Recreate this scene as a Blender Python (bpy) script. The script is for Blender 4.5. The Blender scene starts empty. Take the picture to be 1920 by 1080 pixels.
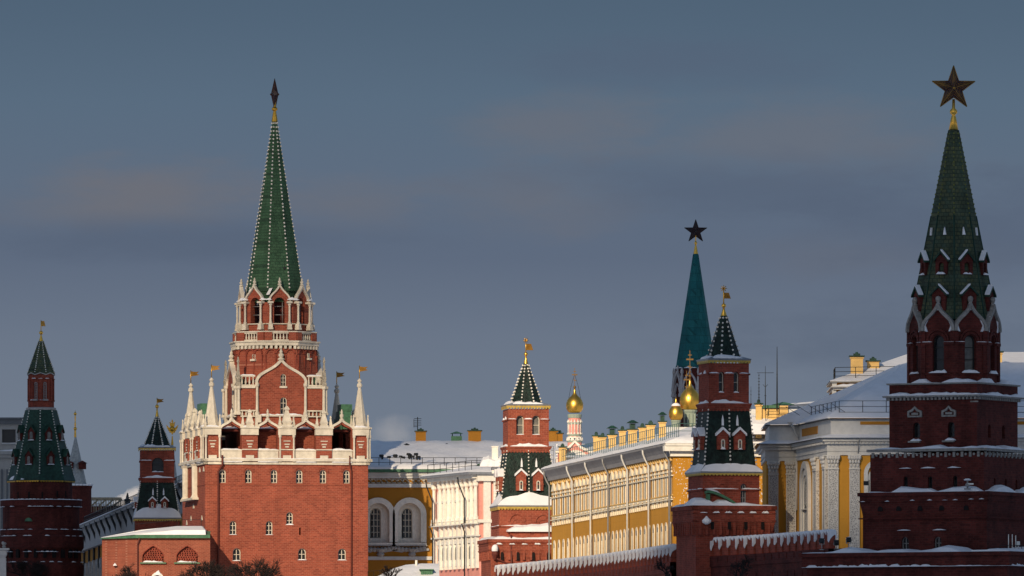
import bpy, bmesh, math, random
from mathutils import Matrix, Vector
R = math.radians
rnd = random.Random(7)
SC = bpy.context.scene
COL = SC.collection

# ------------------------------------------------------------------ camera
F, H0, CZ = 18800.0, 1440.0, 3.0          # focal length in photo pixels, horizon row, eye height
cam = bpy.data.cameras.new('camera')
cam.sensor_width = 36.0
cam.lens = 36.0 * F / 1920.0
cam.shift_y = (H0 - 540.0) / 1920.0
cam.clip_start = 5.0
cam.clip_end = 20000.0
camo = bpy.data.objects.new('camera', cam)
COL.objects.link(camo)
camo.location = (0, 0, CZ)
camo.rotation_euler = (R(90), 0, 0)
SC.camera = camo

# ------------------------------------------------------------------ light
SUN_AZ, SUN_EL = R(18), R(22)              # sun behind the viewer, to the left, low
hx, hy = math.sin(SUN_AZ), math.cos(SUN_AZ)
RAY = Vector((hx * math.cos(SUN_EL), hy * math.cos(SUN_EL), -math.sin(SUN_EL)))
sun = bpy.data.lights.new('sun', 'SUN')
sun.energy = 4.2
sun.angle = R(0.5)
sun.color = (1.0, 0.80, 0.56)
suno = bpy.data.objects.new('sun', sun)
COL.objects.link(suno)
suno.rotation_euler = RAY.to_track_quat('-Z', 'Y').to_euler()

world = bpy.data.worlds.new('World')
SC.world = world
world.use_nodes = True
nt = world.node_tree
nt.nodes.clear()
N = nt.nodes.new
L = nt.links.new
out = N('ShaderNodeOutputWorld')
sky = N('ShaderNodeTexSky')
sky.sky_type = 'NISHITA'
sky.sun_disc = False
sky.sun_elevation = SUN_EL
sky.sun_rotation = math.atan2(-hx, -hy)
sky.air_density = 1.0
sky.dust_density = 0.6
bg1 = N('ShaderNodeBackground'); bg1.inputs[1].default_value = 0.10
L(sky.outputs[0], bg1.inputs[0])
tc = N('ShaderNodeTexCoord')
sep = N('ShaderNodeSeparateXYZ'); L(tc.outputs['Generated'], sep.inputs[0])
rmp = N('ShaderNodeValToRGB')              # bank of winter cloud: colour by height above the horizon
L(sep.outputs[2], rmp.inputs[0])
cr = rmp.color_ramp
cr.elements[0].position = 0.0; cr.elements[0].color = (0.160, 0.198, 0.264, 1)
cr.elements[1].position = 1.0; cr.elements[1].color = (0.09, 0.13, 0.20, 1)
for p, c in ((0.025, (0.152, 0.192, 0.258)), (0.042, (0.130, 0.165, 0.236)), (0.052, (0.088, 0.120, 0.192)), (0.058, (0.094, 0.132, 0.202)), (0.066, (0.082, 0.130, 0.200)), (0.077, (0.060, 0.102, 0.164)), (0.1, (0.055, 0.09, 0.15)), (0.3, (0.10, 0.15, 0.24))):
    e = cr.elements.new(p); e.color = (*c, 1)
nz = N('ShaderNodeTexNoise'); nz.inputs['Scale'].default_value = 1.0; nz.inputs['Detail'].default_value = 8; nz.inputs['Roughness'].default_value = 0.62
mp = N('ShaderNodeMapping'); mp.inputs['Scale'].default_value = (85, 85, 260); L(tc.outputs['Generated'], mp.inputs[0]); L(mp.outputs[0], nz.inputs[0])
last = rmp.outputs[0]
def patch(dx, dz, wx, wz, col, amt):       # one soft cloud patch in a given direction of the sky
    global last
    m = N('ShaderNodeMapping'); m.vector_type = 'POINT'
    m.inputs['Location'].default_value = (-dx / wx, 0, -dz / wz); m.inputs['Scale'].default_value = (1 / wx, 0, 1 / wz)
    L(tc.outputs['Generated'], m.inputs[0])
    ln = N('ShaderNodeVectorMath'); ln.operation = 'LENGTH'; L(m.outputs[0], ln.inputs[0])
    ad = N('ShaderNodeMath'); ad.operation = 'MULTIPLY_ADD'; L(nz.outputs[0], ad.inputs[0]); ad.inputs[1].default_value = -2.1; L(ln.outputs['Value'], ad.inputs[2])
    r = N('ShaderNodeMapRange'); r.interpolation_type = 'SMOOTHSTEP'; L(ad.outputs[0], r.inputs[0])
    r.inputs[1].default_value = -0.95; r.inputs[2].default_value = 0.38; r.inputs[3].default_value = amt; r.inputs[4].default_value = 0.0
    x = N('ShaderNodeMix'); x.data_type = 'RGBA'; L(r.outputs[0], x.inputs[0]); L(last, x.inputs[6]); x.inputs[7].default_value = (*col, 1); last = x.outputs[2]
WARM, DIM = (0.132, 0.137, 0.172), (0.072, 0.100, 0.166)
for px_, py_, wx_, wy_, c_, a_ in ((300, 365, 210, 60, WARM, .95), (640, 385, 160, 50, WARM, .6), (1060, 240, 190, 60, WARM, .6), (1010, 375, 200, 60, WARM, .55), (1480, 265, 300, 70, WARM, .55), (120, 400, 160, 40, WARM, .5), (1620, 480, 260, 45, WARM, .3),
                                   (330, 450, 420, 40, DIM, .6), (1400, 350, 420, 55, DIM, .65), (1800, 430, 300, 90, DIM, .6), (1250, 120, 350, 45, DIM, .5), (1650, 640, 400, 70, DIM, .5)):
    patch((px_ - 960) / F, (H0 - py_) / F, wx_ / F, wy_ / F, c_, a_)
bg2 = N('ShaderNodeBackground'); L(last, bg2.inputs[0]); bg2.inputs[1].default_value = 1.0
mr = N('ShaderNodeMapRange'); L(sep.outputs[2], mr.inputs[0])
mr.inputs[1].default_value = 0.10; mr.inputs[2].default_value = 0.4; mr.inputs[3].default_value = 0.97; mr.inputs[4].default_value = 0.25
mxs = N('ShaderNodeMixShader')
L(mr.outputs[0], mxs.inputs[0]); L(bg1.outputs[0], mxs.inputs[1]); L(bg2.outputs[0], mxs.inputs[2])
L(mxs.outputs[0], out.inputs[0])
vs = SC.view_settings
SC.display_settings.display_device = 'sRGB'
vs.view_transform = 'Standard'; vs.look = 'None'; vs.gamma = 1.0; vs.exposure = 0.0
vs.use_curve_mapping = False
SC.cycles.max_bounces = 5
SC.cycles.volume_bounces = 3
SC.cycles.diffuse_bounces = 3
SC.cycles.use_denoising = True

# ------------------------------------------------------------------ materials
MATS = {}
def mat(name, col, rough=0.8, metal=0.0, var=0.12, vscale=3.0, big=0.10, bump=0.0, bscale=8.0, spec=0.25):
    if name in MATS: return MATS[name]
    m = bpy.data.materials.new(name); m.use_nodes = True
    t = m.node_tree; b = t.nodes['Principled BSDF']
    b.inputs['Roughness'].default_value = rough
    b.inputs['Metallic'].default_value = metal
    b.inputs['Specular IOR Level'].default_value = spec
    c = t.nodes.new('ShaderNodeTexCoord')
    def noise(sc, det):
        n = t.nodes.new('ShaderNodeTexNoise'); n.inputs['Scale'].default_value = sc; n.inputs['Detail'].default_value = det
        t.links.new(c.outputs['Object'], n.inputs[0]); return n
    a = noise(vscale, 4); g = noise(0.5, 4)
    sm = t.nodes.new('ShaderNodeMapping'); sm.inputs['Scale'].default_value = (1.6, 1.6, 0.35); t.links.new(c.outputs['Object'], sm.inputs[0]); t.links.new(sm.outputs[0], g.inputs[0])
    def rng(src, amt):
        r = t.nodes.new('ShaderNodeMapRange'); t.links.new(src.outputs[0], r.inputs[0])
        r.inputs[1].default_value = 0.25; r.inputs[2].default_value = 0.75
        r.inputs[3].default_value = 1 - amt; r.inputs[4].default_value = 1 + amt; return r
    ra, rg = rng(a, var), rng(g, big)
    mu = t.nodes.new('ShaderNodeMath'); mu.operation = 'MULTIPLY'
    t.links.new(ra.outputs[0], mu.inputs[0]); t.links.new(rg.outputs[0], mu.inputs[1])
    vm = t.nodes.new('ShaderNodeVectorMath'); vm.operation = 'SCALE'
    vm.inputs[0].default_value = col; t.links.new(mu.outputs[0], vm.inputs['Scale'])
    t.links.new(vm.outputs[0], b.inputs['Base Color'])
    if bump:
        n = noise(bscale, 4); bp = t.nodes.new('ShaderNodeBump'); bp.inputs['Strength'].default_value = bump; bp.inputs['Distance'].default_value = 0.2
        t.links.new(n.outputs[0], bp.inputs['Height']); t.links.new(bp.outputs[0], b.inputs['Normal'])
    MATS[name] = m; return m

def brick(name, c1, c2, mortar, bw=0.62, bh=0.24, stain=0.32, ms=0.03, spots=0.0):
    if name in MATS: return MATS[name]
    m = bpy.data.materials.new(name); m.use_nodes = True
    t = m.node_tree; b = t.nodes['Principled BSDF']; b.inputs['Roughness'].default_value = 0.85
    b.inputs['Specular IOR Level'].default_value = 0.2
    n = t.nodes.new; k = t.links.new
    c = n('ShaderNodeTexCoord'); s = n('ShaderNodeSeparateXYZ'); k(c.outputs['Object'], s.inputs[0])
    ad = n('ShaderNodeMath'); ad.operation = 'ADD'; k(s.outputs[0], ad.inputs[0]); k(s.outputs[1], ad.inputs[1])
    cb = n('ShaderNodeCombineXYZ'); k(ad.outputs[0], cb.inputs[0]); k(s.outputs[2], cb.inputs[1])
    br = n('ShaderNodeTexBrick'); k(cb.outputs[0], br.inputs[0])
    br.inputs['Color1'].default_value = (*c1, 1); br.inputs['Color2'].default_value = (*c2, 1); br.inputs['Mortar'].default_value = (*mortar, 1)
    br.inputs['Scale'].default_value = 1.0; br.inputs['Mortar Size'].default_value = ms
    br.inputs['Brick Width'].default_value = bw; br.inputs['Row Height'].default_value = bh
    no = n('ShaderNodeTexNoise'); no.inputs['Scale'].default_value = 0.5; no.inputs['Detail'].default_value = 8; no.inputs['Roughness'].default_value = 0.65
    k(c.outputs['Object'], no.inputs[0])
    sm = n('ShaderNodeMapping'); sm.inputs['Scale'].default_value = (1.3, 1.3, .11); k(c.outputs['Object'], sm.inputs[0])
    n4 = n('ShaderNodeTexNoise'); n4.inputs['Scale'].default_value = 1.0; n4.inputs['Detail'].default_value = 4; k(sm.outputs[0], n4.inputs[0])
    n5 = n('ShaderNodeTexNoise'); n5.inputs['Scale'].default_value = 4.5; n5.inputs['Detail'].default_value = 3; k(c.outputs['Object'], n5.inputs[0])
    a4 = n('ShaderNodeMath'); a4.operation = 'MULTIPLY_ADD'; k(n4.outputs[0], a4.inputs[0]); a4.inputs[1].default_value = .6; k(no.outputs[0], a4.inputs[2])
    a5 = n('ShaderNodeMath'); a5.operation = 'MULTIPLY_ADD'; k(n5.outputs[0], a5.inputs[0]); a5.inputs[1].default_value = .5; k(a4.outputs[0], a5.inputs[2])
    a6 = n('ShaderNodeMath'); a6.operation = 'MULTIPLY_ADD'; k(a5.outputs[0], a6.inputs[0]); a6.inputs[1].default_value = .72; a6.inputs[2].default_value = -.256
    r = n('ShaderNodeMapRange'); k(a6.outputs[0], r.inputs[0]); r.inputs[1].default_value = 0.3; r.inputs[2].default_value = 0.7
    r.inputs[3].default_value = 1 - stain; r.inputs[4].default_value = 1 + stain
    vm = n('ShaderNodeVectorMath'); vm.operation = 'SCALE'; k(br.outputs[0], vm.inputs[0]); k(r.outputs[0], vm.inputs['Scale'])
    last = vm.outputs[0]
    if spots:
        n2 = n('ShaderNodeTexNoise'); n2.inputs['Scale'].default_value = 5.5; n2.inputs['Detail'].default_value = 3; k(c.outputs['Object'], n2.inputs[0])
        n3 = n('ShaderNodeTexNoise'); n3.inputs['Scale'].default_value = 0.25; k(c.outputs['Object'], n3.inputs[0])
        a2 = n('ShaderNodeMath'); a2.operation = 'MULTIPLY_ADD'; k(n3.outputs[0], a2.inputs[0]); a2.inputs[1].default_value = 0.5; k(n2.outputs[0], a2.inputs[2])
        r3 = n('ShaderNodeMapRange'); k(a2.outputs[0], r3.inputs[0]); r3.inputs[1].default_value = 1.0 - spots; r3.inputs[2].default_value = 1.03 - spots
        mx = n('ShaderNodeMix'); mx.data_type = 'RGBA'; k(r3.outputs[0], mx.inputs[0]); k(last, mx.inputs[6]); mx.inputs[7].default_value = (0.7, 0.7, 0.72, 1)
        last = mx.outputs[2]
    k(last, b.inputs['Base Color'])
    bp = n('ShaderNodeBump'); bp.inputs['Strength'].default_value = 0.5; bp.inputs['Distance'].default_value = 0.03
    k(br.outputs['Fac'], bp.inputs['Height']); bp.invert = True; k(bp.outputs[0], b.inputs['Normal'])
    MATS[name] = m; return m

RED = brick('red_brick', (0.31, 0.075, 0.043), (0.205, 0.047, 0.029), (0.34, 0.122, 0.080), .5, .2, .2, ms=.02)
RED2 = brick('weathered_brick', (0.28, 0.056, 0.034), (0.18, 0.036, 0.024), (0.23, 0.075, 0.05), .42, .16, stain=0.35, ms=.02)
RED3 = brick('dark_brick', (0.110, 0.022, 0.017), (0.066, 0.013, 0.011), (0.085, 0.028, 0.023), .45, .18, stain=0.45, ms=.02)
REDP = brick('orange_brick', (0.29, 0.078, 0.044), (0.21, 0.052, 0.031), (0.32, 0.13, 0.085), .42, .15, stain=0.2, ms=.02)
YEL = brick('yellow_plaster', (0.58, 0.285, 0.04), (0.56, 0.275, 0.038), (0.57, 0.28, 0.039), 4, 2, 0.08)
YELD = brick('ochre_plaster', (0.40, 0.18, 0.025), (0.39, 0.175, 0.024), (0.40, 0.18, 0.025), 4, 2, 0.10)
YELS = brick('snow_spattered_plaster', (0.50, 0.235, 0.028), (0.49, 0.228, 0.026), (0.50, 0.23, 0.027), 4, 2, 0.08, spots=0.115)
CHIM = mat('chimney_plaster', (0.70, 0.46, 0.17), 0.85)
PINK = mat('pink_plaster', (0.70, 0.30, 0.25), 0.85, var=0.08)
WHITE = mat('white_stone', (0.60, 0.55, 0.455), 0.75, var=0.14, vscale=2.5, big=0.24)
CREAM = mat('cream_plaster', (0.80, 0.77, 0.69), 0.8, var=0.1, big=.15)
CREAM_BOUNCE = mat('bounce_tinted_plaster', (0.80, 0.72, 0.55), 0.8, var=0.12, big=.15)  # white trim with yellow bounce light from the wall put into its colour
PALE = mat('pale_grey_plaster', (0.60, 0.60, 0.58), 0.8, var=0.08)
GREYST = mat('grey_stone', (0.36, 0.35, 0.34), 0.85, var=0.2, vscale=5)
SNOW = mat('snow', (0.80, 0.81, 0.84), 0.6, var=0.05, vscale=1.2, big=0.04, bump=0.35, bscale=1.6)
GREEN = brick('green_roof_tile', (0.050, 0.108, 0.060), (0.032, 0.082, 0.044), (0.026, 0.058, 0.035), .55, .34, .38, .035)
MOSS = brick('mossy_roof_tile', (0.085, 0.095, 0.048), (0.044, 0.072, 0.052), (0.034, 0.048, 0.034), .42, .3, .5, .035)
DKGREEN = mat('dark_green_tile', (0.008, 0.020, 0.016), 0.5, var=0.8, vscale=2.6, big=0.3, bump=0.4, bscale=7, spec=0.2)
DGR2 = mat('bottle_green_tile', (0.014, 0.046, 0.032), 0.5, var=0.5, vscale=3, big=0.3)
TEAL = brick('teal_copper', (0.016, 0.125, 0.133), (0.011, 0.10, 0.112), (0.010, 0.075, 0.082), .9, 1.3, .3, .05)
GMETAL = mat('green_sheet_metal', (0.06, 0.16, 0.09), 0.5, var=0.3)
GOLD = mat('gilding', (0.85, 0.50, 0.09), 0.36, 1.0, var=0.06)
OLDGOLD = mat('dull_gilding', (0.66, 0.38, 0.06), 0.42, 1.0, var=0.2)
GTRIM = mat('gold_lace_paint', (0.50, 0.35, 0.08), 0.45, 0.2, var=0.2)
GLASS = mat('dark_glass', (0.018, 0.022, 0.028), 0.12, spec=0.6)
DIRTY = mat('dusty_glass', (0.16, 0.16, 0.15), 0.35, var=0.4)
IRON = mat('dark_iron', (0.03, 0.033, 0.035), 0.5, 0.3)
PIPE = mat('zinc_pipe', (0.28, 0.28, 0.28), 0.5, 0.3)
RPIPE = mat('red_painted_pipe', (0.12, 0.03, 0.022), 0.5)
GROOF = mat('grey_roof_sheet', (0.23, 0.25, 0.28), 0.45, 0.2, var=0.15)
SILVER = mat('grey_roof_scales', (0.34, 0.36, 0.36), 0.5, 0.2, var=0.3, vscale=4)
RUBY = mat('ruby_glass', (0.040, 0.008, 0.008), 0.25, spec=0.5)
BARK = mat('bark', (0.028, 0.020, 0.018), 0.9)
BEAD = mat('glazed_crocket', (0.72, 0.69, 0.62), 0.5, var=0.15)
HOLE = mat('dark_opening', (.012, .009, .009), .9)
OLIVE = mat('olive_crocket', (0.15, 0.17, 0.03), 0.5)
FLAGM = mat('tarnished_pennant', (0.26, 0.13, 0.022), 0.5, 0.4, var=.3)
COPPER = mat('old_copper', (0.36, 0.21, 0.05), 0.4, 0.8)

# carved stone: pale with dark arabesque
def carved():
    m = bpy.data.materials.new('carved_stone'); m.use_nodes = True
    t = m.node_tree; b = t.nodes['Principled BSDF']; b.inputs['Roughness'].default_value = 0.8
    n = t.nodes.new; k = t.links.new
    c = n('ShaderNodeTexCoord')
    v = n('ShaderNodeTexVoronoi'); v.inputs['Scale'].default_value = 6.0; v.feature = 'DISTANCE_TO_EDGE'; k(c.outputs['Object'], v.inputs[0])
    r = n('ShaderNodeValToRGB'); k(v.outputs[0], r.inputs[0])
    r.color_ramp.elements[0].position = 0.05; r.color_ramp.elements[0].color = (0.62, 0.62, 0.60, 1)
    r.color_ramp.elements[1].position = 0.20; r.color_ramp.elements[1].color = (0.33, 0.33, 0.33, 1)
    k(r.outputs[0], b.inputs['Base Color'])
    bp = n('ShaderNodeBump'); bp.inputs['Strength'].default_value = 0.8; bp.inputs['Distance'].default_value = 0.12; bp.invert = True
    k(v.outputs[0], bp.inputs['Height']); k(bp.outputs[0], b.inputs['Normal'])
    return m
CARVED = carved()

# ------------------------------------------------------------------ geometry
I4 = Matrix.Identity(4)
def RZ(a): return Matrix.Rotation(a, 4, 'Z')
def TR(x, y, z): return Matrix.Translation((x, y, z))

class MB:
    def __init__(s): s.bm = bmesh.new(); s.M = I4
    def f(s, pts, smooth=False):
        vs_ = [s.bm.verts.new(s.M @ Vector(p)) for p in pts]
        try:
            fa = s.bm.faces.new(vs_); fa.smooth = smooth
        except ValueError: pass
    def grid(s, rows, closed=True, smooth=False, cap0=False, cap1=False):
        vv = [[s.bm.verts.new(s.M @ Vector(p)) for p in r] for r in rows]
        n = len(rows[0])
        for a, b in zip(vv[:-1], vv[1:]):
            for i in range(n if closed else n - 1):
                j = (i + 1) % n
                fa = s.bm.faces.new((a[i], a[j], b[j], b[i])); fa.smooth = smooth
        if cap0: s.bm.faces.new(vv[0][::-1])
        if cap1: s.bm.faces.new(vv[-1])
    def box(s, x0, x1, y0, y1, z0, z1):
        s.grid([[(x0, y0, z), (x1, y0, z), (x1, y1, z), (x0, y1, z)] for z in (z0, z1)], cap0=True, cap1=True)
    def prism(s, pts, y0, y1):
        s.grid([[(x, y, z) for x, z in pts] for y in (y0, y1)], cap0=True, cap1=True)
    def ring(s, n, prof, cx=0, cy=0, rot=0.0, apo=True, smooth=False, cap0=False, cap1=True):
        k = 1 / math.cos(math.pi / n) if apo else 1
        off = -math.pi / 2 + math.pi / n + rot
        s.grid([[(cx + r * k * math.cos(off + 2 * math.pi * i / n), cy + r * k * math.sin(off + 2 * math.pi * i / n), z) for i in range(n)] for r, z in prof], smooth=smooth, cap0=cap0, cap1=cap1)
    def ball(s, c, r, n=8, m=5, zs=1.0):
        s.ring(n, [(max(1e-3, r * math.sin(math.pi * i / m)), c[2] - r * zs * math.cos(math.pi * i / m)) for i in range(m + 1)], c[0], c[1], apo=False, smooth=True, cap0=True)
    def tube(s, pts, r, n=6, smooth=True):
        rows = []
        pts = [Vector(p) for p in pts]
        rr = r if isinstance(r, (list, tuple)) else [r] * len(pts)
        for i, p in enumerate(pts):
            d = (pts[min(i + 1, len(pts) - 1)] - pts[max(i - 1, 0)])
            if d.length < 1e-6: d = Vector((0, 0, 1))
            d.normalize()
            u = d.cross(Vector((0, 0, 1)) if abs(d.z) < 0.9 else Vector((1, 0, 0))).normalized(); v = d.cross(u)
            rows.append([tuple(p + (u * math.cos(2 * math.pi * j / n) + v * math.sin(2 * math.pi * j / n)) * rr[i]) for j in range(n)])
        s.grid(rows, smooth=smooth, cap0=True, cap1=True)
    def band(s, path, hw, y0, y1):
        """rectangular moulding swept along a path in the x-z plane, from y0 to y1"""
        rows = []
        for i, (x, z) in enumerate(path):
            a = path[max(i - 1, 0)]; b = path[min(i + 1, len(path) - 1)]
            dx, dz = b[0] - a[0], b[1] - a[1]; l = math.hypot(dx, dz) or 1
            nx, nz = -dz / l * hw, dx / l * hw
            rows.append([(x - nx, y0, z - nz), (x + nx, y0, z + nz), (x + nx, y1, z + nz), (x - nx, y1, z - nz)])
        s.grid(rows, cap0=True, cap1=True)
    def panel(s, outline, holes, w, depth=0.5):
        """flat wall face at y=-w with real openings whose reveals run inward"""
        tb = bmesh.new(); ed = []
        for loop in [outline] + list(holes):
            v = [tb.verts.new((x, -w, z)) for x, z in loop]
            for i in range(len(v)): ed.append(tb.edges.new((v[i], v[(i + 1) % len(v)])))
        bmesh.ops.triangle_fill(tb, use_beauty=True, use_dissolve=False, edges=ed, normal=(0, -1, 0))
        for fa in tb.faces: s.f([tuple(v.co) for v in fa.verts])
        tb.free()
        for h in holes:
            s.grid([[(x, -w, z) for x, z in h], [(x, -w + depth, z) for x, z in h]])
    def snow(s, u0, u1, y0, y1, z, h, step=0.5, lump=0.5):
        """uneven ridge of snow lying along u at height z"""
        n = max(2, int(abs(u1 - u0) / step)); rows = []
        ph = rnd.random() * 9
        for i in range(n + 1):
            t = i / n; u = u0 + (u1 - u0) * t
            hh = h * (1 - lump + lump * (0.5 + 0.5 * math.sin(ph + i * 1.3 * step * 1.2) + rnd.uniform(-.5, .5))) * min(1, 0.25 + 6 * min(t, 1 - t))
            hh = max(hh, 0.02); d = (y1 - y0)
            rows.append([(u, y0 + rnd.uniform(-.04, .04), z), (u, y0 + d * .12, z + hh * .7), (u, y0 + d * .5, z + hh), (u, y1, z + hh * .9), (u, y1, z)])
        s.grid(rows, smooth=False, cap0=True, cap1=True)
    def done(s, name, m, parent=None):
        me = bpy.data.meshes.new(name)
        bmesh.ops.recalc_face_normals(s.bm, faces=s.bm.faces[:])
        s.bm.to_mesh(me); s.bm.free()
        me.materials.append(m)
        o = bpy.data.objects.new(name, me); COL.objects.link(o)
        if parent: o.parent = parent
        return o

def tag(o, label, cat=None, group=None, kind=None):
    if label: o['label'] = label
    if cat: o['category'] = cat
    if group: o['group'] = group
    if kind: o['kind'] = kind
    return o

class Thing:
    """an Empty at the thing's base; px/py convert photo measurements to its own metres"""
    def __init__(s, name, label, cat, px, D, phi=0.0, group=None):
        s.o = bpy.data.objects.new(name, None); COL.objects.link(s.o)
        s.px, s.D, s.phi = px, D, phi
        s.o.location = ((px - 960) * D / F, D, 0); s.o.rotation_euler = (0, 0, phi)
        s.o.empty_display_size = 1
        tag(s.o, label, cat, group)
        s.k = D / F
    def m(s, p): return p * s.k
    def z(s, py, w=0.0): return CZ + (H0 - py) * (s.D - w) / F
    def u(s, px, w=0.0, a=0.0):
        q = s.phi + a
        return ((px - s.px) * (s.D - w) / F - w * math.sin(q)) / math.cos(q)

def part(name, m, parent, fn, M=None):
    b = MB()
    if M is not None: b.M = M
    fn(b)
    return b.done(name, m, parent.o if isinstance(parent, Thing) else parent)

def arch(c, w, z0, z1, n=8, rise=None):
    """round-headed opening: outline from bottom left"""
    r = w / 2; rise = rise or r
    return [(c - r, z0)] + [(c - r * math.cos(math.pi * i / n), z1 - rise + rise * math.sin(math.pi * i / n)) for i in range(n + 1)] + [(c + r, z0)]
def lancet(c, w, z0, z1, n=6, spring=0.35):
    zs_ = z0 + (z1 - z0) * spring
    l = [(c - w / 2 * (1 - (i / n) ** 1.75), zs_ + (z1 - zs_) * i / n) for i in range(n + 1)]
    r = [(2 * c - x, z) for x, z in l[::-1]][1:]
    return [(c - w / 2, z0)] + l + r + [(c + w / 2, z0)]
OG = [(-1, 0), (-1.01, .10), (-.97, .21), (-.88, .33), (-.74, .44), (-.57, .54), (-.40, .635), (-.25, .735), (-.12, .85), (-.04, .94), (0, 1)]
def ogee(c, hw, z0, z1):
    l = [(c + x * hw, z0 + y * (z1 - z0)) for x, y in OG]
    return l + [(2 * c - x, z) for x, z in l[::-1]][1:]
def rect(a, b, z0, z1): return [(a, z0), (a, z1), (b, z1), (b, z0)]

WCACHE = {}
def window(parent, M, u, z0, w, h, wd, arched=True, bars=(1, 2), fr=0.13, fm=None, pm=None, sill=True, snow=0.0):
    """frame mesh with a pane child, set back at y=-wd"""
    fm = fm or WHITE; pm = pm or GLASS
    key = (round(w, 2), round(h, 2), arched, bars, fr, fm.name, pm.name, sill, snow)
    if key not in WCACHE:
        b = MB()
        pts = arch(0, w, 0, h) if arched else rect(-w / 2, w / 2, 0, h)
        ins = [((x) * (1 - fr / w), fr / 2 + z * (1 - fr / h)) for x, z in pts]
        b.band(ins + [ins[0], ins[1]], fr / 2, -0.08, 0.06)
        for i in range(bars[0]):
            x = -w / 2 + w * (i + 1) / (bars[0] + 1); b.box(x - fr * .4, x + fr * .4, -0.05, 0.05, fr, h - fr - (abs(x) * 0.6 if arched else 0))
        for i in range(bars[1]):
            z = h * (i + 1) / (bars[1] + 1); b.box(-w / 2 + fr, w / 2 - fr, -0.04, 0.045, z - fr * .35, z + fr * .35)
        if sill: b.box(-w / 2 - .12, w / 2 + .12, -0.35, 0.05, -0.22, -0.004)
        fo = b.done('window', fm)
        b = MB(); b.prism(pts, 0.07, 0.10); po = b.done('pane', pm)
        so = None
        if snow:
            b = MB(); b.snow(-w / 2 - .1, w / 2 + .1, -0.42, -0.05, 0.0, snow, 0.25); so = b.done('sill_snow', SNOW)
        meshes = (fo.data, po.data, so.data if so else None)
        for o in (fo, po, so):
            if o: bpy.data.objects.remove(o)
        WCACHE[key] = meshes
    par = parent.o if isinstance(parent, Thing) else parent
    res = None
    for i, (nm, me) in enumerate(zip(('window', 'pane', 'sill_snow'), WCACHE[key])):
        if me is None: continue
        o = bpy.data.objects.new(nm, me); COL.objects.link(o)
        if i == 0: o.parent = par; o.matrix_local = M @ TR(u, -wd, z0); res = o
        else: o.parent = res
    return res

def column(b, x, y, z0, z1, r, n=8):
    h = z1 - z0
    b.ring(n, [(r * 1.6, z0), (r * 1.6, z0 + h * .07), (r * 1.2, z0 + h * .09), (r, z0 + h * .13), (r * .85, z0 + h * .87), (r * 1.2, z0 + h * .9), (r * 1.5, z0 + h * .92), (r * 1.5, z1)], x, y, apo=False, cap0=True)
def obelisk(b, x, y, z0, h, r, n=4):
    b.ring(n, [(r, z0), (r, z0 + h * .10), (r * .72, z0 + h * .13), (r * .95, z0 + h * .26), (r * .8, z0 + h * .30), (r * .32, z0 + h * .78), (r * .5, z0 + h * .82), (r * .42, z0 + h * .9), (r * .1, z0 + h)], x, y, cap0=True)
def finial(b, x, y, z0, h, r):
    b.ring(8, [(r, z0), (r * .9, z0 + h * .12), (r * .45, z0 + h * .2), (r * .75, z0 + h * .36), (r * .8, z0 + h * .5), (r * .35, z0 + h * .62), (r * .5, z0 + h * .74), (r * .15, z0 + h)], x, y, apo=False, cap0=True)

def star(parent, z, Rr, thick, yaw, m1=None, m2=None):
    b = MB(); b.M = TR(0, 0, z) @ RZ(yaw)
    tips = [(Rr * math.sin(2 * math.pi * i / 5), Rr * math.cos(2 * math.pi * i / 5)) for i in range(5)]
    inn = [(0.39 * Rr * math.sin(2 * math.pi * (i + .5) / 5), 0.39 * Rr * math.cos(2 * math.pi * (i + .5) / 5)) for i in range(5)]
    for s_ in (-1, 1):
        for i in range(5):
            a, c0, c1 = tips[i], inn[i - 1], inn[i]
            b.f([(0, s_ * thick, 0), (a[0], 0, a[1]), (c0[0], 0, c0[1])]); b.f([(0, s_ * thick, 0), (c1[0], 0, c1[1]), (a[0], 0, a[1])])
    o = b.done('star', m1 or RUBY, parent)
    b = MB(); b.M = TR(0, 0, z) @ RZ(yaw); r = Rr * 0.023
    loop = []
    for i in range(5): loop += [tips[i], inn[i]]
    for i in range(10):
        p, q = loop[i], loop[(i + 1) % 10]
        b.tube([(p[0], 0, p[1]), (q[0], 0, q[1])], r, 4)
    for s_ in (-1, 1):
        for i in range(5):
            b.tube([(0, s_ * thick * 1.0, 0), (tips[i][0], 0, tips[i][1])], r * .7, 4)
            for fr_ in (0.33, 0.62):
                for q in (inn[i], inn[i - 1]):
                    p0 = Vector((tips[i][0] * .96, 0, tips[i][1] * .96)); p1 = Vector((q[0] * fr_, s_ * thick * (1 - fr_ * .9), q[1] * fr_))
                    b.tube([p1, p1.lerp(p0, .75)], r * .5, 3)
        b.ball((0, s_ * thick * 1.02, 0), Rr * .07, 8, 5)
    b.done('star_frame', m2 or COPPER, o)
    return o

def rot_flag(parent, x, y, z0, z1, fl, fh, mf=None, tail=True, cross=False, yaw=0.0):
    """wind vane: rod with a gilt pennant"""
    b = MB(); b.tube([(x, y, z0), (x, y, z1)], 0.055, 5)
    if cross:
        for k in range(8): b.tube([(x, y, z1), (x + .28 * math.cos(k * math.pi / 4), y, z1 + .28 * math.sin(k * math.pi / 4))], 0.035, 4)
    rod = b.done('vane_rod', OLDGOLD, parent)
    b = MB(); b.M = TR(x, y, 0) @ RZ(yaw); zt = z1 - (0.35 if cross else 0.1)
    if tail: pts = [(0, zt - fh), (0, zt), (fl * .55, zt - fh * .12), (fl, zt - fh * .05), (fl * .7, zt - fh * .45), (fl, zt - fh * .7), (fl * .5, zt - fh * .85)]
    else: pts = [(0, zt - fh), (0, zt), (fl * .72, zt), (fl, zt - fh)]
    b.prism(pts, -0.03, 0.03)
    b.done('pennant', mf or FLAGM, rod)
    return rod

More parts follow.
